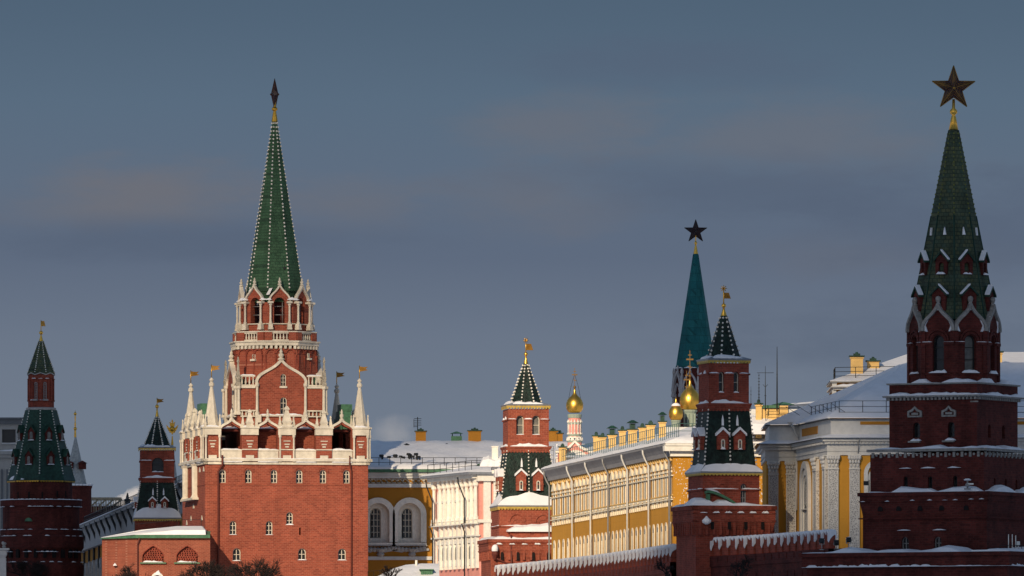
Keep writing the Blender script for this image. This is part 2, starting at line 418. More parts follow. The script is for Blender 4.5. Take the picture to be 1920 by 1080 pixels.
def beads(parent, p, q, n, r, m=None):
    b = MB(); p = Vector(p); q = Vector(q)
    for i in range(n):
        c = p.lerp(q, (i + .5 + rnd.uniform(-.12, .12)) / n)
        b.ball(c, .85 * r * rnd.uniform(.85, 1.1), 6, 4)
    return b.done('crocket_row', m or BEAD, parent)

def tent(parent, n, prof, m, rot=0.0, rows=True, nb=20, br=0.13, bm=None, name='tent_roof', faces=None):
    """pyramidal roof with crocketed ridges; prof = (apothem, z)"""
    b = MB(); b.ring(n, prof, rot=rot); o = b.done(name, m, parent)
    if rows:
        k = 1 / math.cos(math.pi / n); off = -math.pi / 2 + math.pi / n + rot
        for i in range(n):
            a = off + 2 * math.pi * i / n
            if math.sin(a) > 0.45: continue
            r0, z0 = prof[0]; r1, z1 = prof[-1]
            beads(o, (r0 * k * math.cos(a), r0 * k * math.sin(a), z0 + .2), (r1 * k * math.cos(a), r1 * k * math.sin(a), z1), nb, br, bm)
    return o

def balustrade(b, u0, u1, w, z0, z1, pitch=0.42):
    b.box(u0, u1, -w - .14, -w + .14, z1 - .16, z1); b.box(u0, u1, -w - .14, -w + .14, z0, z0 + .14)
    n = max(1, int(round((u1 - u0) / pitch)))
    for i in range(n):
        u = u0 + (u1 - u0) * (i + .5) / n; zz = (z0 + .14, z1 - .16); h = zz[1] - zz[0]
        b.ring(6, [(.07, zz[0]), (.12, zz[0] + h * .3), (.06, zz[0] + h * .75), (.09, zz[1])], u, -w, apo=False, cap1=False)
def dentils(b, u0, u1, w, z0, z1, pitch, d=0.3):
    n = max(1, int((u1 - u0) / pitch))
    for i in range(n):
        u = u0 + (u1 - u0) * (i + .5) / n
        b.box(u - pitch * .27, u + pitch * .27, -w - d, -w + .02, z0, z1)
def lace(b, u0, u1, w, z0, z1, pitch=0.35):
    """gold scalloped fascia under an eave"""
    b.box(u0, u1, -w - .05, -w, (z0 + z1) / 2, z1)
    n = int((u1 - u0) / pitch)
    for i in range(n):
        u = u0 + (u1 - u0) * (i + .5) / n; zm = (z0 + z1) / 2
        b.prism([(u - pitch * .45, zm - .003), (u + pitch * .45, zm - .003), (u + pitch * .2, z0), (u - pitch * .2, z0)], -w - .05, -w)
FACES4 = [RZ(0), RZ(R(-90)), RZ(R(90)), RZ(R(180))]
# ------------------------------------------------------------------ setting
def flat(name, kind, m, x0, x1, y0, y1, z):
    o = part(name, m, None, lambda b: b.f([(x0, y0, z), (x1, y0, z), (x1, y1, z), (x0, y1, z)]))
    o['kind'] = kind; return o
flat('ground', 'structure', SNOW, -9000, 9000, -3000, 15000, 0.0)

# clouds added unseen behind the viewer, outlined to shade chosen towers and roofs
CLOUD = mat('shade_cloud_body', (0.8, 0.8, 0.8), 1.0, var=0.03)
UP = Vector((hx * math.sin(SUN_EL), hy * math.sin(SUN_EL), math.cos(SUN_EL)))
RT = Vector((hy, -hx, 0))
def shade_cloud(outline, dist, thick, seed, m=None):
    """unseen bank placed to cast shade; its shadow edge falls along the given outline (metres right, metres up across the sunbeam)"""
    rr = random.Random(seed); b = MB(); pts = []
    n = len(outline)
    for i in range(n):
        p, q = outline[i], outline[(i + 1) % n]
        l = math.dist(p, q); k = max(1, int(l / 14))
        for j in range(k):
            t = j / k
            pts.append((p[0] + (q[0] - p[0]) * t + rr.uniform(-2.5, 2.5), p[1] + (q[1] - p[1]) * t + rr.uniform(-2.5, 2.5)))
    cx = sum(p[0] for p in pts) / len(pts); cy = sum(p[1] for p in pts) / len(pts)
    rows = []
    for s_, d in ((.55, -thick), (.85, -thick * .7), (.97, -thick * .25), (1.0, 0), (.96, thick * .3), (.8, thick * .6), (.5, thick * .8)):
        rows.append([tuple(RT * (cx + (x - cx) * s_) + UP * (cy + (y - cy) * s_) - RAY * (dist + d + rr.uniform(-.1, .1) * thick)) for x, y in pts])
    b.grid(rows, smooth=True, cap0=True, cap1=True)
    o = b.done('shade_cloud', m or CLOUD); o['kind'] = 'structure'; return o
VEIL = bpy.data.materials.new('thin_shade_cloud'); VEIL.use_nodes = True  # see-through material for the added bank that half-dims the carved palace
_t = VEIL.node_tree; _m = _t.nodes.new('ShaderNodeMixShader'); _a = _t.nodes.new('ShaderNodeBsdfTransparent'); _m.inputs[0].default_value = 0.22
_t.links.new(_a.outputs[0], _m.inputs[1]); _t.links.new(_t.nodes['Principled BSDF'].outputs[0], _m.inputs[2]); _t.links.new(_m.outputs[0], _t.nodes['Material Output'].inputs[0])
def AB(px, py, D):
    p = Vector(((px - 960) * D / F, D, CZ + (H0 - py) * D / F)); return p.dot(RT), p.dot(UP)
aw = (AB(192, 1000, 1160)[0] + AB(337, 900, 1225)[0]) / 2                    # between the lit wing and the shaded towers at left
shade_cloud([(aw, 300), (aw, 850), (aw - 290, 850), (aw - 290, 300)], 700, 30, 1)
bt = AB(515, 640, 1173)[1]; al, ar = AB(325, 860, 1170)[0], AB(950, 870, 1195)[0]
shade_cloud([(al, bt), ((al + ar) / 2, bt), (ar, bt - 1), (ar, bt + 300), (al, bt + 300)], 3600, 30, 2)
at_ = (AB(1320, 900, 905)[0] + AB(1293, 675, 852)[0]) / 2; bt = AB(1357, 560, 855)[1] + 2
w_ = [AB(945, 1053, 966), AB(1130, 1026, 920), AB(1200, 1016, 898), AB(1275, 1008, 874)]
n0, n1, nb_ = AB(1480, 800, 862)[0], AB(1650, 900, 846)[0], AB(1553, 1010, 846)[1]
shade_cloud([(at_, bt), (at_, w_[3][1] + 2), (w_[2][0], w_[2][1] + 2), (w_[1][0], w_[1][1] + 1), (w_[0][0], w_[0][1]), (w_[0][0] - 9, w_[0][1] - 4), (w_[0][0] - 25, w_[0][1] - 50), (w_[0][0] - 30, w_[0][1] - 200), (n0, w_[0][1] - 200), (n0, bt)], 560, 10, 3)
shade_cloud([(n0 - 3, nb_), (n0 - 3, nb_ - 190), (n1 + 3, nb_ - 190), (n1 + 3, nb_)], 575, 6, 5)
rb = AB(1600, 776, 850)[1]
shade_cloud([(n0 - 2, rb), (n1 + 2, rb), (n1 + 2, bt + 2), (n0 - 2, bt + 2)], 585, 4, 7)  # extra unseen bank placed to keep the carved palace roof in shade
shade_cloud([(n1, bt + 2), (n1, nb_ - 190), (n1 + 230, nb_ - 190), (n1 + 230, bt + 3)], 560, 12, 4)
shade_cloud([(n0 - 8, nb_ - 5), (n0 - 8, nb_ + 60), (n1 + 8, nb_ + 60), (n1 + 8, nb_ - 5)], 640, 5, 6, VEIL)

# ------------------------------------------------------------------ the big gate tower (left of centre)
def gate_tower():
    T = Thing('gate_tower', 'tallest red brick tower, with white arcade, green eight-sided spire and edge-on star', 'tower', 515, 1175, R(9.77))
    W = 9.57; Z = T.z; o = T.o
    zc = Z(867, W); zg = Z(802, W)
    # lower quadrangle
    wins = [421.6, 469.7, 517.5, 564.7, 609, 653]
    w2 = [(441, 977, 1003), (508.6, 977, 1003), (546.7, 960, 984)]
    w3 = [(448, 1028, 1052), (570, 1028, 1050), (644.7, 1028, 1050)]
    holes = [arch(T.u(p, W), .80, Z(906, W), Z(880.5, W)) for p in wins]
    holes += [arch(T.u(p, W), .80, Z(b_, W), Z(a_, W)) for p, a_, b_ in w2] + [arch(T.u(p, W), .95, Z(b_, W), Z(a_, W)) for p, a_, b_ in w3]
    holes += [rect(T.u(566, W) - .1, T.u(566, W) + .1, Z(1003, W), Z(989, W))]
    def walls(b):
        b.panel(rect(-W, W, 0, zc), holes, W, .55)
        for k in (1, 2, 3):
            b.M = FACES4[k]; b.panel(rect(-W, W, 0, zc), [], W)
        b.M = I4; b.f([(-W, -W, zc), (W, -W, zc), (W, W, zc), (-W, W, zc)])
    part('wall', RED, T, walls)
    for p in wins: window(T, I4, T.u(p, W), Z(906, W), .80, Z(880.5, W) - Z(906, W), W - .38, True, (1, 2), .12)
    for p, a_, b_ in w2: window(T, I4, T.u(p, W), Z(b_, W), .80, Z(a_, W) - Z(b_, W), W - .38, True, (1, 2), .1, snow=.15)
    for p, a_, b_ in w3: window(T, I4, T.u(p, W), Z(b_, W), .95, Z(a_, W) - Z(b_, W), W - .38, True, (1, 1), .1, snow=.12)
    # blind hood moulds over each small window, pale reveals, string course
    def hoods(b):
        for p in wins:
            u = T.u(p, W); b.band([(u + x, z) for x, z in arch(0, 1.15, Z(886, W), Z(876, W))[1:-1]], .09, -W - .10, -W + .02)
        b.box(-W, W, -W - .07, -W + .02, Z(910, W), Z(908.6, W))
        b.M = FACES4[1]; b.box(-W, W, -W - .07, -W + .02, Z(910, W), Z(908.6, W))
    part('string_course', RED, T, hoods)
    part('drain_pipe', RPIPE, T, lambda b: b.tube([(T.u(420, W), -W - .5, zc + .8), (T.u(420, W), -W - .5, zc - .3), (T.u(413, W), -W - .16, zc - 1.1), (T.u(413, W), -W - .16, 2)], .12))
    part('drain_pipe', RPIPE, T, lambda b: b.tube([(T.u(658, W), -W - .5, zc + .8), (T.u(658, W), -W - .4, zc - .2), (T.u(662, W), -W - .14, zc - 1), (T.u(662, W), -W - .14, 2)], .09))
    # slit lights and machicolation pilasters on the left flank
    A1 = R(-90)
    def flank(b):
        b.M = FACES4[1]
        for p in (349, 371):
            u = T.u(p, W, A1)
            for k_ in (0,):
                b.ring(8, [(.5, Z(935, W)), (.62, Z(932, W)), (.4, Z(926, W)), (.42, Z(872, W)), (.62, Z(868, W)), (.7, zc)], u, -W - .25, apo=False, cap0=True)
        a_, b_ = T.u(346, W, A1), T.u(374, W, A1); b.box(min(a_, b_), max(a_, b_), -W - .75, -W, Z(935, W), Z(931, W))
    part('flank_pilaster', WHITE, T, flank)
    for p, y in ((343.5, 885), (377, 880), (386, 880), (364, 887), (363, 946), (382, 971), (347, 975), (357, 968)):
        u = T.u(p, W, A1)
        part('slit_light', WHITE, T, lambda b: b.prism([(u - .5, Z(y + 4, W)), (u + .5, Z(y + 4, W)), (u + .35, Z(y - 1, W)), (u, Z(y - 5, W)), (u - .35, Z(y - 1, W))], -W - .06, -W + .02), FACES4[1])
    # cornice under the arcade
    def cornice(b):
        for k in range(4):
            b.M = FACES4[k]
            b.box(-W - .45, W + .45, -W - .45, -W + .3, zc + .12, zc + .42)
            b.box(-W - .22, W + .22, -W - .22, -W + .3, zc - .25, zc + .118)
    part('cornice', WHITE, T, cornice)
    # arcade
    AC = (-6.47, -2.24, 2.24, 6.47); PC = (-8.7, -4.36, 0, 4.36, 8.7)
    zp = Z(845, W); z0 = Z(858, W); zs = Z(817, W); za = Z(799, W); zo = Z(788, W)
    def arc_outline():
        pts = [(-W, z0), (-W, zg)]
        for c in AC: pts += [(c - 1.45, zg)] + ogee(c, 1.36, zg + .01, zo)[1:-1] + [(c + 1.45, zg)]
        return pts + [(W, zg), (W, z0)]
    def arcade(b):
        for k in range(4):
            b.M = FACES4[k]
            b.panel(arc_outline(), [[(c - 1.18, zp)] + ogee(c, 1.18, Z(809, W), Z(794, W)) + [(c + 1.18, zp)] for c in AC], W - .02, 1.3)
            for c in PC[1:-1]: b.box(c - .92, c + .92, -W - .22, -W - .021, z0 - .55, zg - .95)
        b.M = I4
    part('arcade_wall', RED, T, arcade)
    def vault(b):                                       # roof of the gallery behind the arches
        for k in range(4):
            b.M = FACES4[k]
            b.box(-W + 1.4, W - 1.4 - 3.1, -W + 1.32, -5.3, zg - .4, zg - .1)
    part('gallery_roof', RED3, T, vault)
    part('gallery_back_wall', RED, T, lambda b: [setattr(b, 'M', FACES4[k]) or b.box(-4.2, 4.2, -W + 2.2, -W + 2.6, z0, zg - .402) for k in range(4)])
    part('gallery_snow', SNOW, T, lambda b: [setattr(b, 'M', FACES4[k]) or b.snow(-W + 1.4, W - 4.6, -W + 1.3, -5.3, zg - .095, .5, .7) for k in (0, 1)])
    def par(b):
        for k in range(4):
            b.M = FACES4[k]
            for c in AC: b.box(c - 1.26, c + 1.26, -W - .04, -W + .25, z0 - .5, zp - .05); b.box(c - 1.3, c + 1.3, -W - .12, -W + .3, zp - .048, zp + .1)
            for c in PC:
                hw = .92 if abs(c) < 8 else .87
                b.box(c - hw - .1, c + hw + .1, -W - .3, -W + .5, zg - .85, zg - .1)
                b.box(c - hw - .2, c + hw + .2, -W - .42, -W + .5, zg - .098, zg + .08)
                if abs(c) < 8: b.box(c - hw, c + hw, -W - .34, -W - .2, zp + .06, zp + .18)
            for c in (PC[0], PC[2], PC[4]):
                for s_ in (-.8, .8): part('column', WHITE, T, lambda q: column(q, c + s_, -W - .22, z0 - .5, zg - .85, .12), b.M.copy())
            for c in PC:
                y_ = -W - (.24 if abs(c) < 8 else .01)
                zt = zg - 1.5
                b.box(c - .42, c + .42, y_ - .05, y_, zt - .1, zt); b.box(c - .3, c + .3, y_ - .05, y_, zt - .5, zt - .36); b.box(c - .2, c + .2, y_ - .05, y_, zt - .8, zt - .64)
                b.box(c - .48, c + .48, y_ - .06, y_, zp - .95, zp - .55)
            for c in AC: b.band(ogee(c, 1.38, Z(807, W), zo + .1), .13, -W - .22, -W + .4)
            for c in AC: part('finial', WHITE, T, lambda q: finial(q, c, -W, zo, Z(767, W) - zo, .3), b.M.copy())
            part('obelisk', WHITE, T, lambda q: obelisk(q, 0, -W + .1, zg + .08, Z(762, W) - zg, .62), b.M.copy()); part('obelisk', WHITE, T, lambda q: obelisk(q, -4.36, -W + .1, zg + .08, Z(769, W) - zg, .5), b.M.copy()); part('obelisk', WHITE, T, lambda q: obelisk(q, 4.36, -W + .1, zg + .08, Z(769, W) - zg, .5), b.M.copy())
            for c in PC[1:-1]:
                for s_ in (-.8, .8): part('obelisk', WHITE, T, lambda q: obelisk(q, c + s_, -W + .05, zg + .08, 1.35, .2), b.M.copy())
    part('arcade_stonework', WHITE, T, par)
    def osnow(b):
        for k in (0, 1):
            b.M = FACES4[k]
            for c in AC: b.snow(c - 1.25, c + 1.25, -W - .1, -W + .2, zp + .1, .18, .3)
            for c in AC: b.snow(c - 1.2, c + 1.2, -W - .4, -W - .05, z0 - .55, .35, .3)
            for c in PC: b.snow(c - .8, c + .8, -W - .4, -W + .4, zg + .08, .22, .3)
            b.snow(-W, W, -W - .42, -W - .05, zc + .42, .1, .4)
    part('arcade_snow', SNOW, T, osnow)
    # four corner spires with flags
    cs = 8.7
    for i, (sx, sy) in enumerate(((-1, -1), (1, -1), (-1, 1), (1, 1))):
        zb = zg + .08; zt = Z(722, 0)
        b = MB(); b.M = TR(sx * cs, sy * cs, 0)
        b.ring(8, [(.9, zb), (.9, zb + .4), (.78, zb + .45), (.17, zt - .6), (.3, zt - .45), (.3, zt - .2), (.14, zt), (.27, zt + .2), (.05, zt + .5)], cap0=True)
        for dx in (-.85, .85):
            for dy in (-.85, .85): obelisk(b, dx, dy, zb, 1.5, .16)
        sp = b.done('pinnacle', WHITE, T.o)
        rot_flag(sp, sx * cs, sy * cs, zt + .4, zt + 2.0, 1.0, .62, yaw=R(-10 + 7 * i))
        sp.matrix_parent_inverse = I4
    # green stepped roofs over the middle of each side
    for k in (1, 2):
        def groof(b):
            b.M = FACES4[k]
            zt = Z(758, 0)
            b.prism([(-2.6, zg), (2.6, zg), (1.4, zt - .9), (1.4, zt - .8), (-1.4, zt - .8), (-1.4, zt - .9)], -W + .7, -W + 2.1)
            b.box(-1.45, 1.45, -W + .6, -W + 1.9, zt - .798, zt)
            b.box(-3.6, -2.2, -W + .9, -W + 2, zg + .1, zt - 1.6); b.box(2.2, 3.6, -W + .9, -W + 2, zg + .1, zt - 1.6)
        part('stair_roof', GMETAL, T, groof)
    # upper block with keel gables
    B = 5.12; zb0 = zc; zt = Z(724, B); zlow = Z(778, B); zsp = Z(719, B); zk = Z(676, B)
    wu = [(533, 724, 701, .64), (533.5, 777, 745, .78)]
    hol = [arch(T.u(p, B), w_, Z(y0, B), Z(y1, B)) for p, y0, y1, w_ in wu]
    GH = 2.75
    def block(b):
        ol = [(-B, zb0), (-B, zt), (-GH - .02, zt)] + ogee(0, GH, zsp, zk) + [(GH + .02, zt), (B, zt), (B, zb0)]
        for k in range(4):
            b.M = FACES4[k]; b.panel(ol, hol if k == 0 else [], B, .5)
        b.M = I4; b.f([(-B, -B, zt - .02), (B, -B, zt - .02), (B, B, zt - .02), (-B, B, zt - .02)])
    part('upper_wall', RED, T, block)
    for p, y0, y1, w_ in wu: window(T, I4, T.u(p, B), Z(y0, B), w_, Z(y1, B) - Z(y0, B), B - .2, True, (1, 2), .08)
    def gables(b):
        for k in range(4):
            b.M = FACES4[k]; b.prism(ogee(0, GH + .1, zsp, zk + .05), -B + .62, -3.9)
    part('gable_roof', GREEN, T, gables)
    def bl_stone(b):
        for k in range(4):
            b.M = FACES4[k]
            b.band(ogee(0, GH + .12, zsp, zk + .1), .15, -B - .25, -B + .62)
            part('finial', WHITE, T, lambda q: finial(q, 0, -B, zk + .1, Z(656, B) - zk, .42), b.M.copy())
            for s_ in (-1, 1):
                part('column', WHITE, T, lambda q: column(q, s_ * (GH + .1), -B - .2, zlow, zsp, .17), b.M.copy()); part('column', WHITE, T, lambda q: column(q, s_ * (B - .1), -B - .2, zlow, zt, .19), b.M.copy())
                b.box(s_ * GH - .35, s_ * GH + .35, -B - .5, -B + .02, zlow - .9, zlow)
                u0, u1 = sorted((s_ * (GH + .3), s_ * (B - .3)))
                part('balustrade', WHITE, T, lambda q: balustrade(q, u0, u1, B - .1, zt + .02, Z(704, B), .4), b.M.copy()); part('balustrade', WHITE, T, lambda q: balustrade(q, u0, u1, B + .25, Z(782, B), Z(769, B), .42), b.M.copy())
                b.box(u0, u1, -B - .2, -B + .02, zt - .25, zt)
            for s_ in (-1, 1):
                part('obelisk', WHITE, T, lambda q: obelisk(q, s_ * (B - .05), -B + .05, zt, .2 + Z(672, B) - zt, .28), b.M.copy())
            b.box(-GH, GH, -B - .3, -B + .02, Z(781, B), Z(778.5, B))
    part('gable_stonework', WHITE, T, bl_stone)
    def bsnow(b):
        for k in (0, 1):
            b.M = FACES4[k]; b.snow(-GH + .2, GH - .2, -B - .28, -B, Z(778.4, B), .22, .3)
            for s_ in (-1, 1):
                u0, u1 = sorted((s_ * (GH + .3), s_ * (B - .3))); b.snow(u0, u1, -B - .05, -B + .2, Z(704, B), .12, .3)
    part('gable_snow', SNOW, T, bsnow)
    # octagonal drum
    zd0, zd1 = zt, Z(652, 4.6)
    part('drum_wall', RED, T, lambda b: b.ring(8, [(4.85, zd0), (4.85, zd0 + 1.6), (4.6, zd1)]))
    def blind(b):
        for k in range(8):
            b.M = RZ(k * math.pi / 4); sd = 4.62 * math.tan(math.pi / 8)
            for c in (-1.15, 0, 1.15):
                b.band(arch(c, 1.05, zd1 - 2.4, zd1 - .15)[1:-1], .07, -4.82, -4.5)
            for c in (-1.75, -.575, .575, 1.75): b.box(c - .07, c + .07, -4.86, -4.55, zd0, zd1 - .8)
    part('blind_arcade', RED2, T, blind)
    window(T, RZ(R(-45)), T.u(478, 4.7, R(-45)), Z(673, 4.7), .45, Z(664, 4.7) - Z(673, 4.7), 4.7, False, (1, 1), .1)
    window(T, RZ(R(45)), T.u(579, 4.7, R(45)), Z(670, 4.7), .3, .6, 4.7, False, (0, 0), .1)
    # drum cornice, balcony parapet
    zq0, zq1, zq2 = Z(652, 4.8), Z(638.5, 4.8), Z(621, 4.8)
    def dcor(b):
        b.ring(8, [(4.6, zq0 + .25), (4.95, zq0 + .3), (4.95, zq1 - .2), (5.12, zq1 - .15), (5.12, zq1), (4.5, zq1)], cap0=True)
        for k in range(8):
            b.M = RZ(k * math.pi / 4); dentils(b, -1.95, 1.95, 4.6, zq0 - .1, zq0 + .27, .55, .32)
    part('drum_cornice', WHITE, T, dcor)
    def ppar(b):
        for k in range(8):
            b.M = RZ(k * math.pi / 4)
            for s_ in (-1, 1): u0, u1 = sorted((s_ * .98, s_ * 1.88)); b.box(u0, u1, -4.72, -4.35, zq1, zq2 - .1)
    part('balcony_parapet', RED, T, ppar)
    def pbal(b):
        for k in range(8):
            b.M = RZ(k * math.pi / 4); part('balustrade', WHITE, T, lambda q: balustrade(q, -.97, .97, 4.5, zq1 + .02, zq2 - .08, .36), b.M.copy())
            b.box(-1.93, 1.93, -4.75, -4.3, zq2 - .078, zq2 + .05)
    part('balcony_rail', WHITE, T, pbal)
    # belfry
    A = 3.85; zb = zq1; zsl = Z(606, A); zsp2 = Z(567, A); ztop = Z(562, A); zog = Z(535, A)
    sd = A * math.tan(math.pi / 8)
    part('belfry_wall', RED, T, lambda b: [setattr(b, 'M', RZ(k * math.pi / 4)) or b.panel([(-sd, zb), (-sd, zsp2)] + ogee(0, 1.18, zsp2 + .02, zog) + [(sd, zsp2), (sd, zb)], [arch(0, 1.3, zsl, Z(557.5, A))], A, .8) for k in range(8)])
    part('belfry_core', RED3, T, lambda b: (b.ring(8, [(1.9, zb), (1.9, zog)]), b.ring(8, [(A - .1, zsl - .3), (.1, zsl - .2)], cap1=False)))
    def bfr(b):
        for k in range(8):
            b.M = RZ(k * math.pi / 4); b.tube([(-.65, -A + .5, Z(590, A)), (.65, -A + .5, Z(590, A))], .05, 4); b.tube([(.42, -A + .5, zsl), (.42, -A + .5, Z(566, A))], .05, 4); b.tube([(-.65, -A + .5, Z(574, A)), (.65, -A + .5, Z(574, A))], .05, 4)
    part('belfry_railing', PIPE, T, bfr)
    def bst(b):
        for k in range(8):
            b.M = RZ(k * math.pi / 4)
            b.band(ogee(0, 1.22, zsp2, zog + .08), .09, -A - .32, -A + .1)
            part('finial', WHITE, T, lambda q: finial(q, 0, -A - .1, zog + .05, Z(521, A) - zog, .26), b.M.copy())
            b.box(-sd, sd, -A - .22, -A, zsl - .12, zsl - .01)
            for s_ in (-1, 1):
                x = s_ * 1.12
                part('column', WHITE, T, lambda q: column(q, x, -A - .42, Z(607, A), zsp2 - .1, .13), b.M.copy())
                b.box(x - .28, x + .28, -A - .72, -A - .1, Z(618, A), Z(614.5, A)); b.box(x - .24, x + .24, -A - .66, -A - .12, Z(614.4, A), Z(607.1, A))
                b.box(x - .3, x + .3, -A - .74, -A + .01, zsp2 - .1, zsp2 + .12)
    part('belfry_stonework', WHITE, T, bst)
    part('keel_roof', GREEN, T, lambda b: [setattr(b, 'M', RZ(k * math.pi / 4)) or b.prism(ogee(0, 1.2, zsp2 + .13, zog + .04), -A + .82, -2.0) for k in range(8)])
    zr0 = Z(566, 0)
    part('roof_skirt', GREEN, T, lambda b: b.ring(8, [(A - .85, zr0), (A - .86, zr0 + .5), (2.95, Z(545, 0)), (2.9, Z(538, 0))]))
    def sk(b):
        for k in range(-3, 4):
            b.M = RZ(k * math.pi / 4 + math.pi / 8); q = (A + .1) / math.cos(math.pi / 8)
            b.snow(-.7, .7, -q - .2, -q + .25, zr0 + .05, .35, .25)
            b.M = RZ(k * math.pi / 4); 
            if k in (-1, 0, -2): b.prism([(-1.5, Z(553, 3)), (-1.1, Z(541, 3)), (-.75, Z(540, 3)), (-1.15, Z(553, 3))], -3.4, -3.2)
    part('skirt_snow', SNOW, T, sk)
    te = tent(o, 8, [(3.15, Z(548, 0)), (.27, Z(228, 0))], GREEN, 0, True, 44, .135)
    part('lightning_cable', IRON, te, lambda b: (b.tube([(.55, -.95, Z(330, 0)), (.75, -2.72, Z(505, 0))], .07, 4), b.ball((.75, -2.75, Z(505, 0)), .18)))
    sg = part('star_base', OLDGOLD, T, lambda b: b.ring(10, [(.38, Z(228, 0)), (.2, Z(211, 0)), (.16, Z(208.5, 0)), (.34, Z(206, 0)), (.34, Z(203, 0)), (.16, Z(200, 0)), (.12, Z(190, 0))], apo=False, cap0=True))
    star(o, Z(177, 0), 1.85, .42, R(76), None, mat('dark_copper', (.06, .03, .02), .5, .3))  # frame of this star in a darker copper
    return T
gate_tower()
# ------------------------------------------------------------------ wall towers with two tented tiers
def small_tower(label, D, xc, phi, P, brk, trim=GTRIM, vane_tail=False, roof=None):
    """P holds photo rows and half-widths (photo pixels) of each tier"""
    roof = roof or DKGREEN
    T = Thing('wall_tower', label, 'tower', xc, D, phi); Z, k = T.z, T.k
    c, s_ = math.cos(abs(phi)), math.sin(abs(phi))
    hw = lambda px: px * k / (c + s_)            # half silhouette (px) -> half width in metres
    # outer base with flared parapet
    if 'base' in P:
        bt, bf, hb, hb2 = P['base']              # top row, row where the flare ends, half widths
        W = hw(hb); W2 = hw(hb2); zt = Z(bt, W); zf = Z(bf, W)
        def base(b):
            b.ring(4, [(W2, 0), (W2, zf), (W, zf + (zt - zf) * .45), (W, zt - .35)])
            lp = [T.u(p, W) for p in P['loops']]
            zl = Z(P['looprow'], W)
        part('outer_wall', brk, T, base)
        def par(b):
            for kf in (0, 1, 2):
                b.M = FACES4[kf]
                b.box(-W - .12, W + .12, -W - .12, -W + .4, zt - .348, zt)
                b.box(-W - .06, W + .06, -W - .06, -W + .3, zf + (zt - zf) * .45, zf + (zt - zf) * .5)
                b.box(-W - .06, W + .06, -W - .06, -W + .3, zt - (zt - zf) * .28, zt - (zt - zf) * .25)
                n = 11
                for i in range(n):                # corbels of the machicolation
                    u = -W2 + 2 * W2 * (i + .5) / n
                    b.prism([(u - .12, zf), (u + .12, zf), (u + .12, zf + (zt - zf) * .45), (u - .12, zf + (zt - zf) * .45)], -W - .02, -W2 + .05)
        part('parapet', brk, T, par)
        for p in P['loops']:
            u = T.u(p, W); z = Z(P['looprow'], W)
            part('loophole', HOLE, T, lambda b: b.prism(arch(u, .28, z - .4, z + .42), -W - .04, -W + .02))
        def bs(b):
            for kf in (0, 1):
                b.M = FACES4[kf]; b.snow(-W, W, -W - .1, -W + 1.2, zt, .3, .5)
            b.M = I4; rr = random.Random(3)
            for i in range(6):
                u = -W * .75 + 1.5 * W * i / 5; b.snow(u - .3, u + .3, -W - .13, -W, zt - (zt - zf) * .25, .16, .12)
        part('parapet_snow', SNOW, T, bs)
        part('terrace', GREYST, T, lambda b: b.f([(-W, -W, zt - .4), (W, -W, zt - .4), (W, W, zt - .4), (-W, W, zt - .4)]))
    # main body
    y0, y1, hb = P['body']; W = hw(hb); zb = Z(y0, W) if y0 else 0; zt = Z(y1, W)
    zb = min(zb, Z(P['base'][0], W) - 1) if 'base' in P else 0
    holes = [arch(T.u(p, W), w_ * k, Z(b_, W), Z(a_, W)) for p, a_, b_, w_ in P.get('bwin', [])]
    def body(b):
        b.panel(rect(-W, W, zb, zt), holes, W, .5)
        for kf in (1, 2, 3): b.M = FACES4[kf]; b.panel(rect(-W, W, zb, zt), [], W)
    part('lower_wall', brk, T, body)
    for p, a_, b_, w_ in P.get('bwin', []): window(T, I4, T.u(p, W), Z(b_, W), w_ * k, Z(a_, W) - Z(b_, W), W - .3, True, (1, 2), .09, fm=PIPE)
    def bl(b):
        zs = zb + (zt - zb) * .62; zs = Z(P['bstring'], W) if 'bstring' in P else zs
        for kf in (0, 1, 2):
            b.M = FACES4[kf]; b.box(-W - .12, W + .12, -W - .12, -W + .2, zs - .12, zs)
        b.M = I4
        for p, a_, b_, w_ in P.get('blind', []):
            u = T.u(p, W); b.band(arch(u, w_ * k, Z(b_, W), Z(a_, W))[1:-1], .1, -W - .12, -W + .05)
            b.band(arch(u, w_ * k * .62, Z(b_, W), Z(a_, W) - .55)[1:-1], .06, -W - .08, -W + .05)
    part('relief_arch', brk, T, bl)
    sn = MB()
    if 'bstring' in P:
        for kf in (0, 1): sn.M = FACES4[kf]; sn.snow(-W * .95, W * .25, -W - .12, -W, Z(P['bstring'], W), .1, .3); sn.snow(W * .35, W, -W - .12, -W, Z(P['bstring'], W), .1, .3)
    # lower tent: eave, gold lace, truncated pyramid
    ye, yt, h0, h1 = P['tent1']; We = hw(P['eave1']); w0, w1 = hw(h0), hw(h1)
    ze = Z(P['lace1'][0], We); zl = Z(P['lace1'][1], We)
    zz0, zz1 = Z(ye, w0), Z(yt, w1)
    part('eave', GROOF, T, lambda b: b.ring(4, [(We, ze), (We + .06, ze + .12), (w0, zz0)], cap0=True))
    lc = part('gold_lace', trim, T, lambda b: [setattr(b, 'M', FACES4[kf]) or lace(b, -We, We, We - .06, zl, ze - .004, .3) for kf in (0, 1, 2)])
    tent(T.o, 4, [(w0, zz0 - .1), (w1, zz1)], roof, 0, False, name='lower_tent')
    q0, q1 = w0 + .03, w1 + .03
    nb = P.get('nb1', 15)
    for a, b_ in (((-q0, -q0), (-q1, -q1)), ((q0, -q0), (q1, -q1)), ((0, -q0), (0, -q1)), ((-q0, 0), (-q1, 0)), ((-q0, q0), (-q1, q1))):
        beads(T.o, (*a, zz0 + .3), (*b_, zz1), nb, .105)
